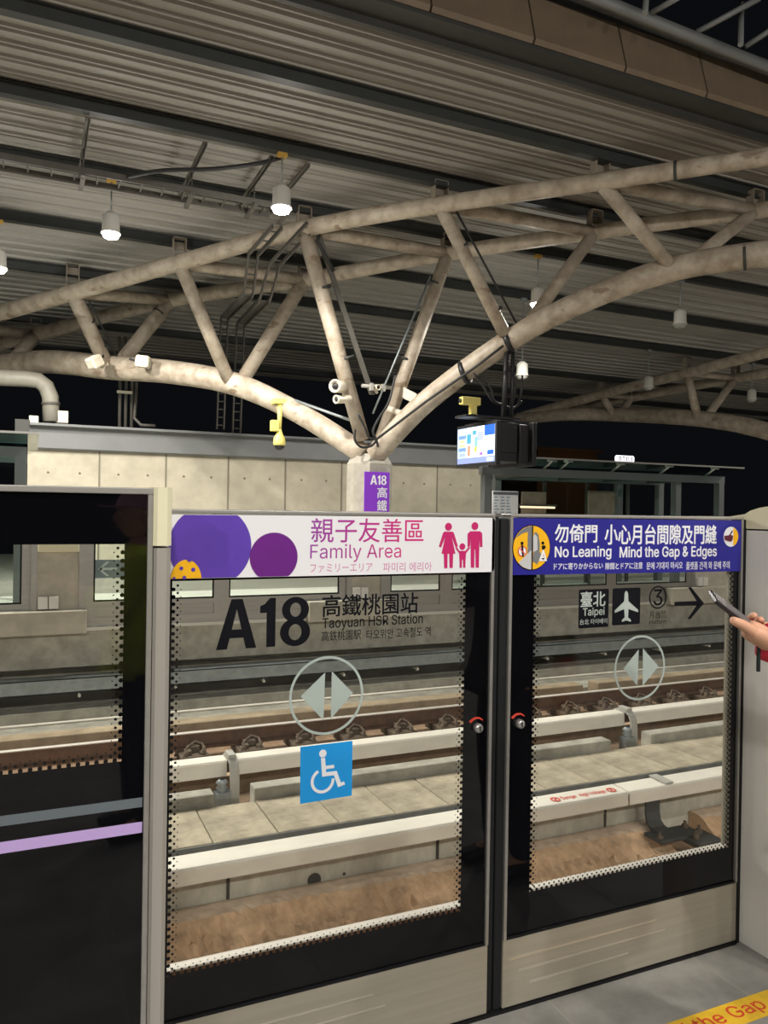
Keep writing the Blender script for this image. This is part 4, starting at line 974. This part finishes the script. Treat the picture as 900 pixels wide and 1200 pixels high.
flat(b, circ(*I(.58, .2), ir*.07, n=14), Yt-.0024); flat(b, [I(.52, .08), I(.68, .1), I(.74, 0), I(.62, -.1), I(.56, -.1)], Yt-.0024); flat(b, [I(.5, -.48), I(.7, -.45), I(.62, -.55)], Yt-.0024); flat(b, [I(.0, .96), I(.05, .96), I(.05, -.96), I(.0, -.96)], Yt-.0024)
b.build('figures', M_txtblack, pg)
ic = at(856.5, 629, Yt); ir = (at(865, 629, Yt).x-at(848, 629, Yt).x)/2
b = MB(); flat(b, circ(ic.x, ic.z, ir), Yt); p2 = tag(b.build('pictogram', M_txtwhite, sg2), 'small round white and orange pictogram')
b = MB(); flat(b, circ(ic.x, ic.z, ir*.97, n=24, a0=-1.25, a1=1.25), Yt-.0008); b.build('orange_side', M_yellow, p2)
b = MB(); flat(b, [I(-.95, .1), I(-.3, .15), I(.1, .65), (ic.x+ir*.2, ic.z+ir*.5), I(-.1, .2), I(.25, .1), I(.2, -.3), I(0, -.5), I(-.4, -.45), I(-.9, -.3)], Yt-.0012); b.build('dark_shape', mat('maroon_print', rgb(96, 30, 50), .5), p2)

# ---- decals on the left door's glass (front face)
GY = DY+.0046
b = MB(); a18_px(b, 253.5, 701, 364, 758.5, GY); tag(b.build('station_number', M_txtblack, d1), 'large black station number')
b = MB(); text_px(b, '高鐵桃園站', 377.6, 695.6, 490, 721, GY, .016); b.build('station_name', M_txtblack, d1)
b = MB(); text_px(b, 'Taoyuan HSR Station', 377.6, 721.5, 495.5, 736.5, GY, .012)
text_px(b, '高鉄桃園駅', 376.8, 738.5, 423, 750.5, GY, .004); text_px(b, '타오위안 고속철도 역', 429.5, 736, 504.5, 747.5, GY, .004)
tag(b.build('station_lettering', M_txtblack, d1), 'black station name on the glass')
def open_mark(cx, cy, r, parent, pxl, pxr):
    c = at(cx, cy, GY); rr = abs(at(cx, cy-r, GY).z-at(cx, cy+r, GY).z)/2; b = MB(); ring(b, c.x, c.z, rr*.935, rr, GY, 64)
    poly_px(b, pxl, GY); poly_px(b, pxr, GY); tag(b.build('opening_mark', M_decal, parent), 'pale ring with two triangles')
open_mark(383, 815, 46, d1, [(352.4, 816), (381, 788), (379, 844)], [(388.8, 786.5), (413.3, 812), (387.6, 842.5)])
open_mark(750, 782.5, 38, d2, [(730.7, 783.5), (748.4, 761), (746.8, 804)], [(753.4, 760), (771.5, 780.8), (753, 803.5)])
b = MB(); poly_px(b, [(352, 875.3), (413, 868.2), (412.2, 932.2), (351.6, 942)], GY); wq = tag(b.build('wheelchair_sticker', M_sky, d1), 'light blue sticker with white wheelchair symbol')
b = MB(); Yw = GY-.001; disc_px(b, 378.3, 883, 4.6, Yw)
poly_px(b, [(376, 888.5), (380.8, 888), (381.6, 897.5), (391.5, 896.2), (391.5, 900), (381.9, 901.2), (382, 905), (394.6, 903.4), (399.4, 917.2), (403, 915.6), (404.4, 919.2), (396, 922.4), (391.2, 908.4), (377.4, 910.2)], Yw)
cc = at(378, 915, Yw); rr = .034
for i in range(30):
    a, c = math.radians(115+250*i/30), math.radians(115+250*(i+1)/30); flat(b, [(cc.x+q*math.cos(s), cc.z+q*math.sin(s)) for q, s in ((rr*.76, a), (rr, a), (rr, c), (rr*.76, c))], Yw)
b.build('wheelchair_symbol', M_txtwhite, wq)
# ---- decals on the right door's glass
b = MB()
for (x0, y0, x1, y1) in ((678, 690.5, 713, 735.5), (717.5, 689, 750, 732)):
    p, q = at(x0, (y0+y1)/2, GY), at(x1, (y0+y1)/2, GY); zt_, zb_ = at((x0+x1)/2, y0, GY).z, at((x0+x1)/2, y1, GY).z; flat(b, rrect(p.x, zb_, q.x, zt_, .006), GY)
c = at(771, 700, GY); r_ = abs(at(771, 686.7, GY).z-at(771, 713.7, GY).z)/2; ring(b, c.x, c.z, r_*.87, r_, GY)
text_px(b, '3', 765.5, 690.5, 776.5, 709.5, GY, .02); text_px(b, '月台', 760.8, 716, 773.5, 725, GY, .006); text_px(b, '乘車', 775, 715.5, 780.5, 719.5, GY); text_px(b, '승강장', 774.5, 720.5, 781, 724.5, GY); text_px(b, 'Platform', 760.8, 726, 780.8, 731, GY)
poly_px(b, [(790.3, 705.3), (818, 704.2), (818, 709.6), (790.3, 710)], GY); poly_px(b, [(806.3, 688.5), (809.6, 688), (824.8, 706.8), (809, 725.3), (805.6, 725.3), (818, 706.9)], GY)
wd = tag(b.build('direction_lettering', M_txtblack, d2), 'black direction signs on the glass')
b = MB(); Yw = GY-.001; text_px(b, '臺北', 680.3, 693, 709.5, 711, Yw, .02); text_px(b, 'Taipei', 683, 712, 708.5, 723.5, Yw, .02); text_px(b, '台北 타이베이', 679.5, 725, 711.5, 731.5, Yw, .01)
poly_px(b, [(733.8, 692.2), (735.8, 695), (736.3, 704.5), (747.6, 714.6), (747.6, 717.4), (736.4, 713.6), (735.8, 723.5), (739.2, 726.4), (739, 728.6), (733.8, 727), (728.7, 728.8), (728.7, 726.5), (731.9, 723.6), (731.3, 713.8), (720.3, 718.2), (720.2, 715.5), (731.3, 704.8), (731.9, 695)], Yw)
b.build('pale_lettering', M_txtpale, wd)
# ---- lock knobs with red arcs
for px, py, par in ((560, 853, d1), (609, 848, d2)):
    c = at(px, py, DY); b = MB().lathe([(0, .012), (.009, .012), (.013, .009), (.0145, 0), (.0145, -.006), (0, -.006)], (c.x, DY-.001, c.z), (0, -1, 0), 20); kn = tag(b.build('lock_knob', M_knob, par), 'round steel lock knob')
    MB().box((c.x-.0015, DY-.0145, c.z-.007), (c.x+.0015, DY-.012, c.z+.007)).build('key_slot', M_black, kn)
    b = MB()
    for i in range(12):
        a, e = math.radians(45+100*i/12), math.radians(45+100*(i+1)/12); w0 = .026; w1 = .026+.009*(.35+.65*i/12)
        flat(b, [(c.x+q*math.cos(s), c.z+q*math.sin(s)) for q, s in ((w0, a), (w1, a), (w1, e), (w0, e))], DY+.0044)
    tag(b.build('turn_mark', M_red, par), 'red curved arrow mark')

# ---- fixed black panel at the left
PY = 1.77
pn = thing('fixed_screen', 'black glass fixed screen panel with lavender stripe at the left', 'screen panel', (-.7, PY, 0))
px0, px1 = -1.9, .233
b = border(-1.8, at(144, 780, PY).x, at(100, 897, PY).z, at(70, 638, PY).z, px0, px1, .12, 1.575, PY, sides='RB'); tag(matte_edges(b.build('printed_border', [M_frit, M_matte], pn)), 'black glossy border edged with dots')
MB().box((px0, PY+.002, .12), (px1, PY+.010, 1.57)).build('glass', M_glass, pn)
MB().box((px0, PY-.008, 1.572), (px1+.012, PY+.03, 1.586), .002).box((px1-.002, PY-.006, .1), (px1+.010, PY+.03, 1.58), .002).build('frame', M_alu, pn)
MB().box((px0, PY-.004, FZ), (px1, PY+.03, .12)).build('kickplate', M_frame, pn)
zL = lambda y: at(86, y, PY).z
MB().box((px0, PY-.0012, zL(987.5)), (px1-.004, PY, zL(974.5))).build('lavender_stripe', M_lav, pn)
tag(bpy.data.objects['lavender_stripe'], 'lavender stripe')
o = MB().box((px0, PY-.0012, zL(956.5)), (px1-.004, PY, zL(945))).build('slate_stripe', M_slate, pn); tag(o, 'slate grey stripe')
# post at its right end, with a cream cap
po = thing('screen_post', 'brushed steel post with cream cap beside the black panel', 'post', (.265, PY+.05, 0))
b = MB(); xs0, xs1 = px1+.0115, .2835
b.prism([(xs0, PY+.20, FZ), (xs0, PY-.005, FZ), (xs0+.006, PY-.012, FZ), (xs1-.012, PY-.012, FZ), (xs1-.003, PY-.004, FZ), (xs1, PY+.01, FZ), (xs1, PY+.20, FZ)], (0, 0, 1.455-FZ)); b.build('shaft', M_post, po)
b = MB(); b.prism([(xs0-.008, PY+.20, 1.46), (xs0-.002, PY-.008, 1.46), (xs0+.006, PY-.014, 1.46), (xs1-.012, PY-.014, 1.46), (xs1-.002, PY-.005, 1.46), (xs1+.001, PY+.01, 1.46), (xs1+.001, PY+.20, 1.46)], (0, 0, .128)); tag(b.build('cap', M_cream, po), 'cream cap')

# ---- housing at the right with its cream cap
hs = thing('door_housing', 'pale grey steel door housing at the right with cream cap', 'housing', (2.9, 1.9, 0))
HX = 2.302; z_ = at(885, 620.5, 1.93).z; zc = atx(875, 619.5, HX).z
MB().box((HX, 1.62, FZ), (4.2, 2.06, zc-.004), .006).build('body', M_house, hs)
prof = [atx(873.5, 619, HX), atx(873.5, 602.5, HX), atx(880, 598.5, HX), atx(890, 595.2, HX), atx(900, 593.6, HX)]
pr = [(HX-.003, 2.06, zc), (HX-.003, 2.06, prof[1].z-.01)] + [(HX-.003, p.y, p.z) for p in prof[1:]] + [(HX-.003, 1.75, prof[4].z+.01), (HX-.003, 1.62, prof[4].z+.012), (HX-.003, 1.615, zc)]
MB().prism(pr, (1.9, 0, 0)).build('cap', M_cream, hs)
MB().box((HX+.0, 1.61, zc-.004), (4.2, 2.06, zc)).build('seam', M_frame, hs)
b = MB().box((2.285, DY+.0, FZ), (2.3015, DY+.05, 1.53)); tag(b.build('door_jamb', M_frame), 'black upright gap strip between door and housing', 'jamb')
# narrow metal strip seen behind the right door's window edge
xi0, xi1 = at(849.5, 780, DY+.02).x, at(856, 780, DY+.02).x; b = MB().box((xi0, DY+.018, .385), (xi1, DY+.024, 1.36)); tag(b.build('inner_strip', mat('strip_grey', rgb(170, 164, 148), .5)), 'pale vertical metal strip behind the right edge of the door glass', 'strip')

# ---- yellow floor sticker
M_redl = mat('red_lettering', rgb(214, 72, 36), .6)
sa, sb_ = atz(784.5, 1199, FZ), atz(873, 1200, FZ); ya, yb = sb_.y, sa.y
fs = thing('floor_sticker', 'yellow floor sticker with red gap warning lettering', 'floor sticker', (1.9, (ya+yb)/2, FZ))
MB().box((sa.x-.45, ya, FZ), (2.296, yb, FZ+.0014)).build('strip', mat('worn_yellow', rgb(232, 186, 44), .6, var=.18, scale=18), fs)
xe = atz(896, 1178, FZ).x; xs_ = atz(811, 1200, FZ).x
b = MB(); text_on(b, 'the Gap', (xs_, ya+.012, FZ+.0018), EX, (0, 1, 0), xe-xs_, yb-ya-.026, .012); b.build('lettering', M_redl, fs)
wq_ = (xe-xs_)*.58; b = MB(); text_on(b, 'Mind', (xs_-wq_-(xe-xs_)*.09, ya+.027, FZ+.0018), EX, (0, 1, 0), wq_, yb-ya-.041, .012); b.build('lettering', M_redl, fs)

# ================================================================== PEOPLE
def skin_mesh(chains, levels=2):
    """each chain: list of (point, radius or (rx, ry)); branches given as (index chain) joined at shared points"""
    bmo = bmesh.new(); out = bpy.data.meshes.new('sk')
    total = bmesh.new()
    for verts, edges, root in chains:
        me = bpy.data.meshes.new('s'); me.from_pydata([tuple(v[0]) for v in verts], edges, [])
        o = bpy.data.objects.new('s', me); COL.objects.link(o)
        md = o.modifiers.new('k', 'SKIN'); md.use_smooth_shade = True; md.branch_smoothing = .6
        if not me.skin_vertices: me.attributes and None
        sv = me.skin_vertices[0].data if me.skin_vertices else None
        if sv is None:
            bpy.context.view_layer.update()
            sv = me.skin_vertices[0].data
        for i, v in enumerate(verts):
            r = v[1]; sv[i].radius = r if isinstance(r, tuple) else (r, r); sv[i].use_root = (i == root)
        sb = o.modifiers.new('u', 'SUBSURF'); sb.levels = levels; sb.render_levels = levels
        bpy.context.view_layer.update()
        m2 = bpy.data.meshes.new_from_object(o.evaluated_get(bpy.context.evaluated_depsgraph_get()))
        total.from_mesh(m2); bpy.data.meshes.remove(m2); bpy.data.objects.remove(o); bpy.data.meshes.remove(me)
    bmo.free(); bpy.data.meshes.remove(out)
    return total
def from_skin(chains, levels=2):
    b = MB(); b.bm.free(); b.bm = skin_mesh(chains, levels); return b
def line(pts, root=0): return ([p for p in pts], [(i, i+1) for i in range(len(pts)-1)], root)

def person(name, label, loc, face, hgt, skin, jacket, trousers, hair, arms, hands, cap=None, inner=None):
    """face: unit direction looked at; arms: {'L': (shoulder, elbow, wrist), 'R': ...} in world space; hands: {'L': [finger chains]}"""
    f = Vector(face).normalized(); r = f.cross(Vector((0, 0, 1))); o = Vector(loc); k = hgt/1.7
    T = lambda x, y, z: o + r*(x*k) + f*(y*k) + Vector((0, 0, z*k))
    t = thing(name, label, 'person', loc)
    V = [(T(0, 0, .93), (.15*k, .11*k)), (T(0, 0, 1.06), (.13*k, .10*k)), (T(0, .01, 1.24), (.145*k, .10*k)), (T(0, 0, 1.37), (.11*k, .08*k)), (T(0, .0, 1.45), .055*k), (T(0, .015, 1.50), .05*k)]
    E = [(0, 1), (1, 2), (2, 3), (3, 4), (4, 5)]
    def limb(parent, pts):
        j = parent
        for p in pts:
            V.append(p); E.append((j, len(V)-1)); j = len(V)-1
    for sx in (-1, 1):
        limb(0, [(T(.095*sx, 0, .86), .085*k), (T(.10*sx, .01, .50), .058*k), (T(.10*sx, -.015, .30), .052*k), (T(.10*sx, -.02, .08), .036*k), (T(.105*sx, .10, .035), (.04*k, .03*k))])
    for a in arms.values():
        limb(3, [(a[0], .055*k), (a[1], .042*k), (a[1]+(a[2]-a[1])*.45, .038*k), (a[2], .025*k)])
    chains = [(V, E, 0)]
    # head: skull, jaw, nose and ears
    b = from_skin(chains, 2)
    t_ = bmesh.new(); bmesh.ops.create_uvsphere(t_, u_segments=24, v_segments=18, radius=1)
    for v in t_.verts:
        x, y, z = v.co
        if z < 0: x *= 1-.28*min(1, -z); y = y*(1-.12*min(1, -z)) + .10*(-z)*(1 if y > -.2 else .2)
        if y > .5 and abs(z+.15) < .28 and abs(x) < .22: y += .22*(1-abs(x)/.22)*(1-abs(z+.15)/.28)
        if y > .4 and abs(z-.1) < .12 and .15 < abs(x) < .5: y -= .06
        if y > .5 and abs(z+.52) < .07 and abs(x) < .3: y += .04
        v.co = T(x*.075, .02+y*.098, 1.60+z*.118)
    for p in t_.faces: p.smooth = True
    b.take(t_)
    for sx in (-1, 1): b.tube([T(.074*sx, .005, 1.57), T(.084*sx, -.005, 1.60), T(.08*sx, -.008, 1.625)], [.010*k, .014*k, .010*k], 8)
    for h in hands: b.take(skin_mesh(h, 2))
    body = b.build('body', skin, t, smooth=True)
    for sx in (-1, 1):
        MB().lathe([(0, -.008*k), (.0075*k, -.003*k), (.009*k, .003*k), (0, .009*k)], T(.03*sx, .104, 1.607), f, 10).build('eye', M_txtwhite, t)
        MB().lathe([(0, 0), (.0042*k, 0), (0, .003*k)], T(.03*sx, .1125, 1.607), f, 8).build('pupil', M_black, t)
    MB().tube([T(-.022, .108, 1.537), T(0, .114, 1.535), T(.022, .108, 1.537)], [.003*k, .006*k, .003*k], 8).build('mouth', mat('lips', rgb(160, 86, 78), .5), t)
    # clothes
    V = [(T(0, 0, .84), (.185*k, .14*k)), (T(0, 0, .96), (.19*k, .15*k)), (T(0, .008, 1.22), (.215*k, .165*k)), (T(0, .005, 1.375), (.175*k, .14*k)), (T(0, 0, 1.465), (.085*k, .08*k))]
    E = [(0, 1), (1, 2), (2, 3), (3, 4)]
    for a in arms.values():
        d = (a[2]-a[1]).normalized(); limb(3, [(a[0], .088*k), (a[1], .07*k), (a[1]+(a[2]-a[1])*.45, .058*k), (a[2]-d*.10, .05*k)])
    from_skin([(V, E, 1)], 2).build('jacket', jacket, t, smooth=True)
    if inner:
        for a in arms.values():
            d = (a[2]-a[1]).normalized(); MB().tube([a[2]-d*.11, a[2]-d*.05, a[2]+d*.004, a[2]+d*.016, a[2]+d*.008, a[2]-d*.02], [.047*k, .047*k, .045*k, .040*k, .034*k, .03*k], 20, cap=False).build('cuff', inner, t)
    V = [(T(0, 0, .95), (.16*k, .12*k)), (T(0, 0, .86), (.155*k, .12*k))]; E = [(0, 1)]
    for sx in (-1, 1): limb(1, [(T(.10*sx, 0, .78), .10*k), (T(.105*sx, .01, .50), .078*k), (T(.105*sx, -.01, .28), .07*k), (T(.105*sx, -.015, .07), .062*k)])
    from_skin([(V, E, 0)], 2).build('trousers', trousers, t, smooth=True)
    for sx in (-1, 1):
        from_skin([line([(T(.105*sx, -.07, .045), (.042*k, .045*k)), (T(.105*sx, .02, .045), (.046*k, .045*k)), (T(.108*sx, .12, .035), (.046*k, .034*k)), (T(.108*sx, .17, .03), (.036*k, .028*k))])], 2).build('shoe', M_black, t, smooth=True)
    # hair or cap
    def shell(name_, m_, lo, grow):
        q = bmesh.new(); bmesh.ops.create_uvsphere(q, u_segments=24, v_segments=18, radius=1)
        for v in q.verts:
            x, y, z = v.co; z = max(z, lo if y > .1 else lo-.55*min(1, (.1-y)))
            v.co = T(x*.075*grow, .012+y*.098*grow, 1.605+z*.118*grow)
        b_ = MB(); b_.take(q); return b_.build(name_, m_, t, smooth=True)
    shell('hair', hair, .42, 1.06)
    if cap:
        shell('cap_crown', cap, .30, 1.16)
        b_ = MB(); n = 14; top = []; 
        for i in range(n+1):
            a = math.radians(20+140*i/n); top.append(T(.088*math.cos(a), .035+.09*math.sin(a)+.085*math.sin(a)**2, 1.645-.012*abs(math.cos(a))))
        b_.prism(top, Vector((0, 0, .006))); b_.build('cap_brim', cap, t)
    return t
M_skin = mat('skin', rgb(222, 168, 138), .5, var=.06, scale=12)
M_jackblack = mat('black_jacket', (.012, .012, .014), .7)
M_redcuff = mat('red_cloth', rgb(206, 42, 62), .8)
M_trous = mat('dark_trousers', rgb(46, 48, 56), .85)
M_hair = mat('black_hair', (.01, .009, .008), .5)
# the phone holder at the right
HYp = 1.2
hp = lambda x, y, Y: at(x, y, Y)
wr = hp(902, 753, 1.215)
V = [(hp(906, 756, 1.215), (.027, .022)), (wr, (.027, .023)), (hp(890, 744, 1.22), (.032, .027)), (hp(879, 738, 1.225), (.028, .024)), (hp(873, 735, 1.23), (.02, .02))]
palm = line(V)
thumb = line([(hp(893, 748, 1.205), .018), (hp(880, 739, 1.185), .0145), (hp(868, 731, 1.178), .0115), (hp(860, 727.5, 1.176), .0095), (hp(857, 726.5, 1.176), .008)])
fing = []
for i, (bx_, by_) in enumerate(((871, 736), (878, 742), (885, 747), (891, 752))):
    L_ = (1, 1.08, 1.0, .85)[i]
    fing.append(line([(hp(bx_+6, by_+3, 1.225), .012), (hp(bx_+1, by_-1, 1.262), .0095), (hp(bx_+6*L_, by_-9*L_, 1.274), .009), (hp(bx_+12*L_, by_-15*L_, 1.255), .0085), (hp(bx_+13*L_, by_-14.5*L_, 1.236), .0072)]))
pad = line([(hp(903, 755, 1.205), .022), (hp(894, 748, 1.19), (.026, .022)), (hp(886, 742, 1.185), (.022, .018)), (hp(880, 738, 1.186), .014)])
lhand = [palm, pad, thumb] + fing
PX, PYy = 1.85, 1.19
Ls = (Vector((PX, PYy-.19, 1.38)), Vector((PX-.11, PYy-.16, 1.165)), hp(902, 752.5, 1.215))
Rs = (Vector((PX, PYy+.2, 1.37)), Vector((PX+.09, PYy+.24, 1.10)), Vector((PX+.13, PYy+.23, .86)))
def hang_hand(w, f, s):
    w = Vector(w); f = Vector(f)
    out = [line([(w, (.024, .018)), (w+Vector((0, 0, -.05))+f*.01, (.034, .018)), (w+Vector((0, 0, -.09))+f*.015, (.034, .016))])]
    for i in range(4):
        q = w+Vector((0, 0, -.085))+f*(.035-.021*i); l = (.07, .08, .075, .06)[i]
        out.append(line([(q, .0095), (q+Vector((0, 0, -l*.5))+f*.006, .0088), (q+Vector((0, 0, -l*.85))+f*.018, .008), (q+Vector((0, 0, -l))+f*.026, .007)]))
    out.append(line([(w+Vector((0, 0, -.03))+f*.03, .013), (w+Vector((0, 0, -.06))+f*.05, .0105), (w+Vector((0, 0, -.09))+f*.055, .009)]))
    return out
pr_ = person('person', 'person in a black jacket with red cuffs holding a phone at the right edge', (PX, PYy, FZ), (-1, 0, 0), 1.64, M_skin, M_jackblack, M_trous, M_hair, {'L': Ls, 'R': Rs}, [lhand, hang_hand(Rs[2], (-1, 0, 0), 1)], inner=M_redcuff)
# the phone in that hand
ax = (RT*-math.cos(math.radians(37.5)) + UP*math.sin(math.radians(37.5))).normalized(); nn = ((RT*math.sin(math.radians(37.5)) + UP*math.cos(math.radians(37.5)))*.95 - FW*.30).normalized()
nn = (nn - ax*nn.dot(ax)).normalized(); wv = ax.cross(nn)
pc = hp(866, 722.5, 1.235); ph = thing('phone', 'black phone held up in the hand at the right edge', 'phone', pc)
Rm = Matrix((wv, ax, nn)).transposed()
tb = bmesh.new(); bmesh.ops.create_cube(tb, size=2)
bmesh.ops.transform(tb, matrix=Matrix.Diagonal((.035, .074, .0052, 1)), verts=tb.verts); bmesh.ops.bevel(tb, geom=list(tb.edges), offset=.0028, segments=3, affect='EDGES', profile=.5)
bmesh.ops.transform(tb, matrix=Matrix.Translation(pc) @ Rm.to_4x4(), verts=tb.verts)
b = MB(); b.take(tb); b.build('case', mat('phone_case', (.02, .018, .02), .4), ph)
MB().obox(pc+nn*.0053, (.0315, .070, .0003), Rm).build('screen', mat('phone_screen', rgb(96, 91, 95), .3), ph)
st = hp(889, 762, 1.205); b = MB().box((st.x-.0035, st.y-.003, hp(889, 787, 1.205).z), (st.x+.0035, st.y+.003, st.z+.01), .001); tag(b.build('wrist_strap', mat('strap_green_black', rgb(22, 34, 32), .6)), 'short dark strap dangling below the red cuff', 'strap')
# the companion beside the viewer, seen only as a reflection in the black panel
QX, QY = .46, -.24
qa = {'L': (Vector((QX-.02, QY-.2, 1.30)), Vector((QX-.12, QY-.22, 1.06)), Vector((QX-.30, QY-.10, 1.18))), 'R': (Vector((QX-.02, QY+.2, 1.30)), Vector((QX-.12, QY+.22, 1.05)), Vector((QX-.32, QY+.10, 1.2)))}
def front_hand(w, up):
    w = Vector(w); out = [line([(w, (.024, .02)), (w+Vector((-.05, 0, .015)), (.03, .02)), (w+Vector((-.085, 0, .03)), (.03, .016))])]
    for i in range(4):
        q = w+Vector((-.085, -.03+.02*i, .03)); out.append(line([(q, .0095), (q+Vector((-.035, 0, .0)), .0088), (q+Vector((-.05, 0, -.02)), .008), (q+Vector((-.045, 0, -.038)), .007)]))
    out.append(line([(w+Vector((-.03, .02*up, .02)), .013), (w+Vector((-.055, .035*up, .035)), .0105), (w+Vector((-.08, .035*up, .04)), .009)])); return out
person('person', 'person in a lime green jacket and plum cap mirrored in the black panel', (QX, QY, FZ), (-1, .12, 0), 1.56, M_skin, mat('lime_jacket', rgb(214, 230, 40), .8), M_trous, M_hair, qa, [front_hand(qa['L'][2], 1), front_hand(qa['R'][2], -1)], cap=mat('plum_cap', rgb(190, 140, 165), .85))
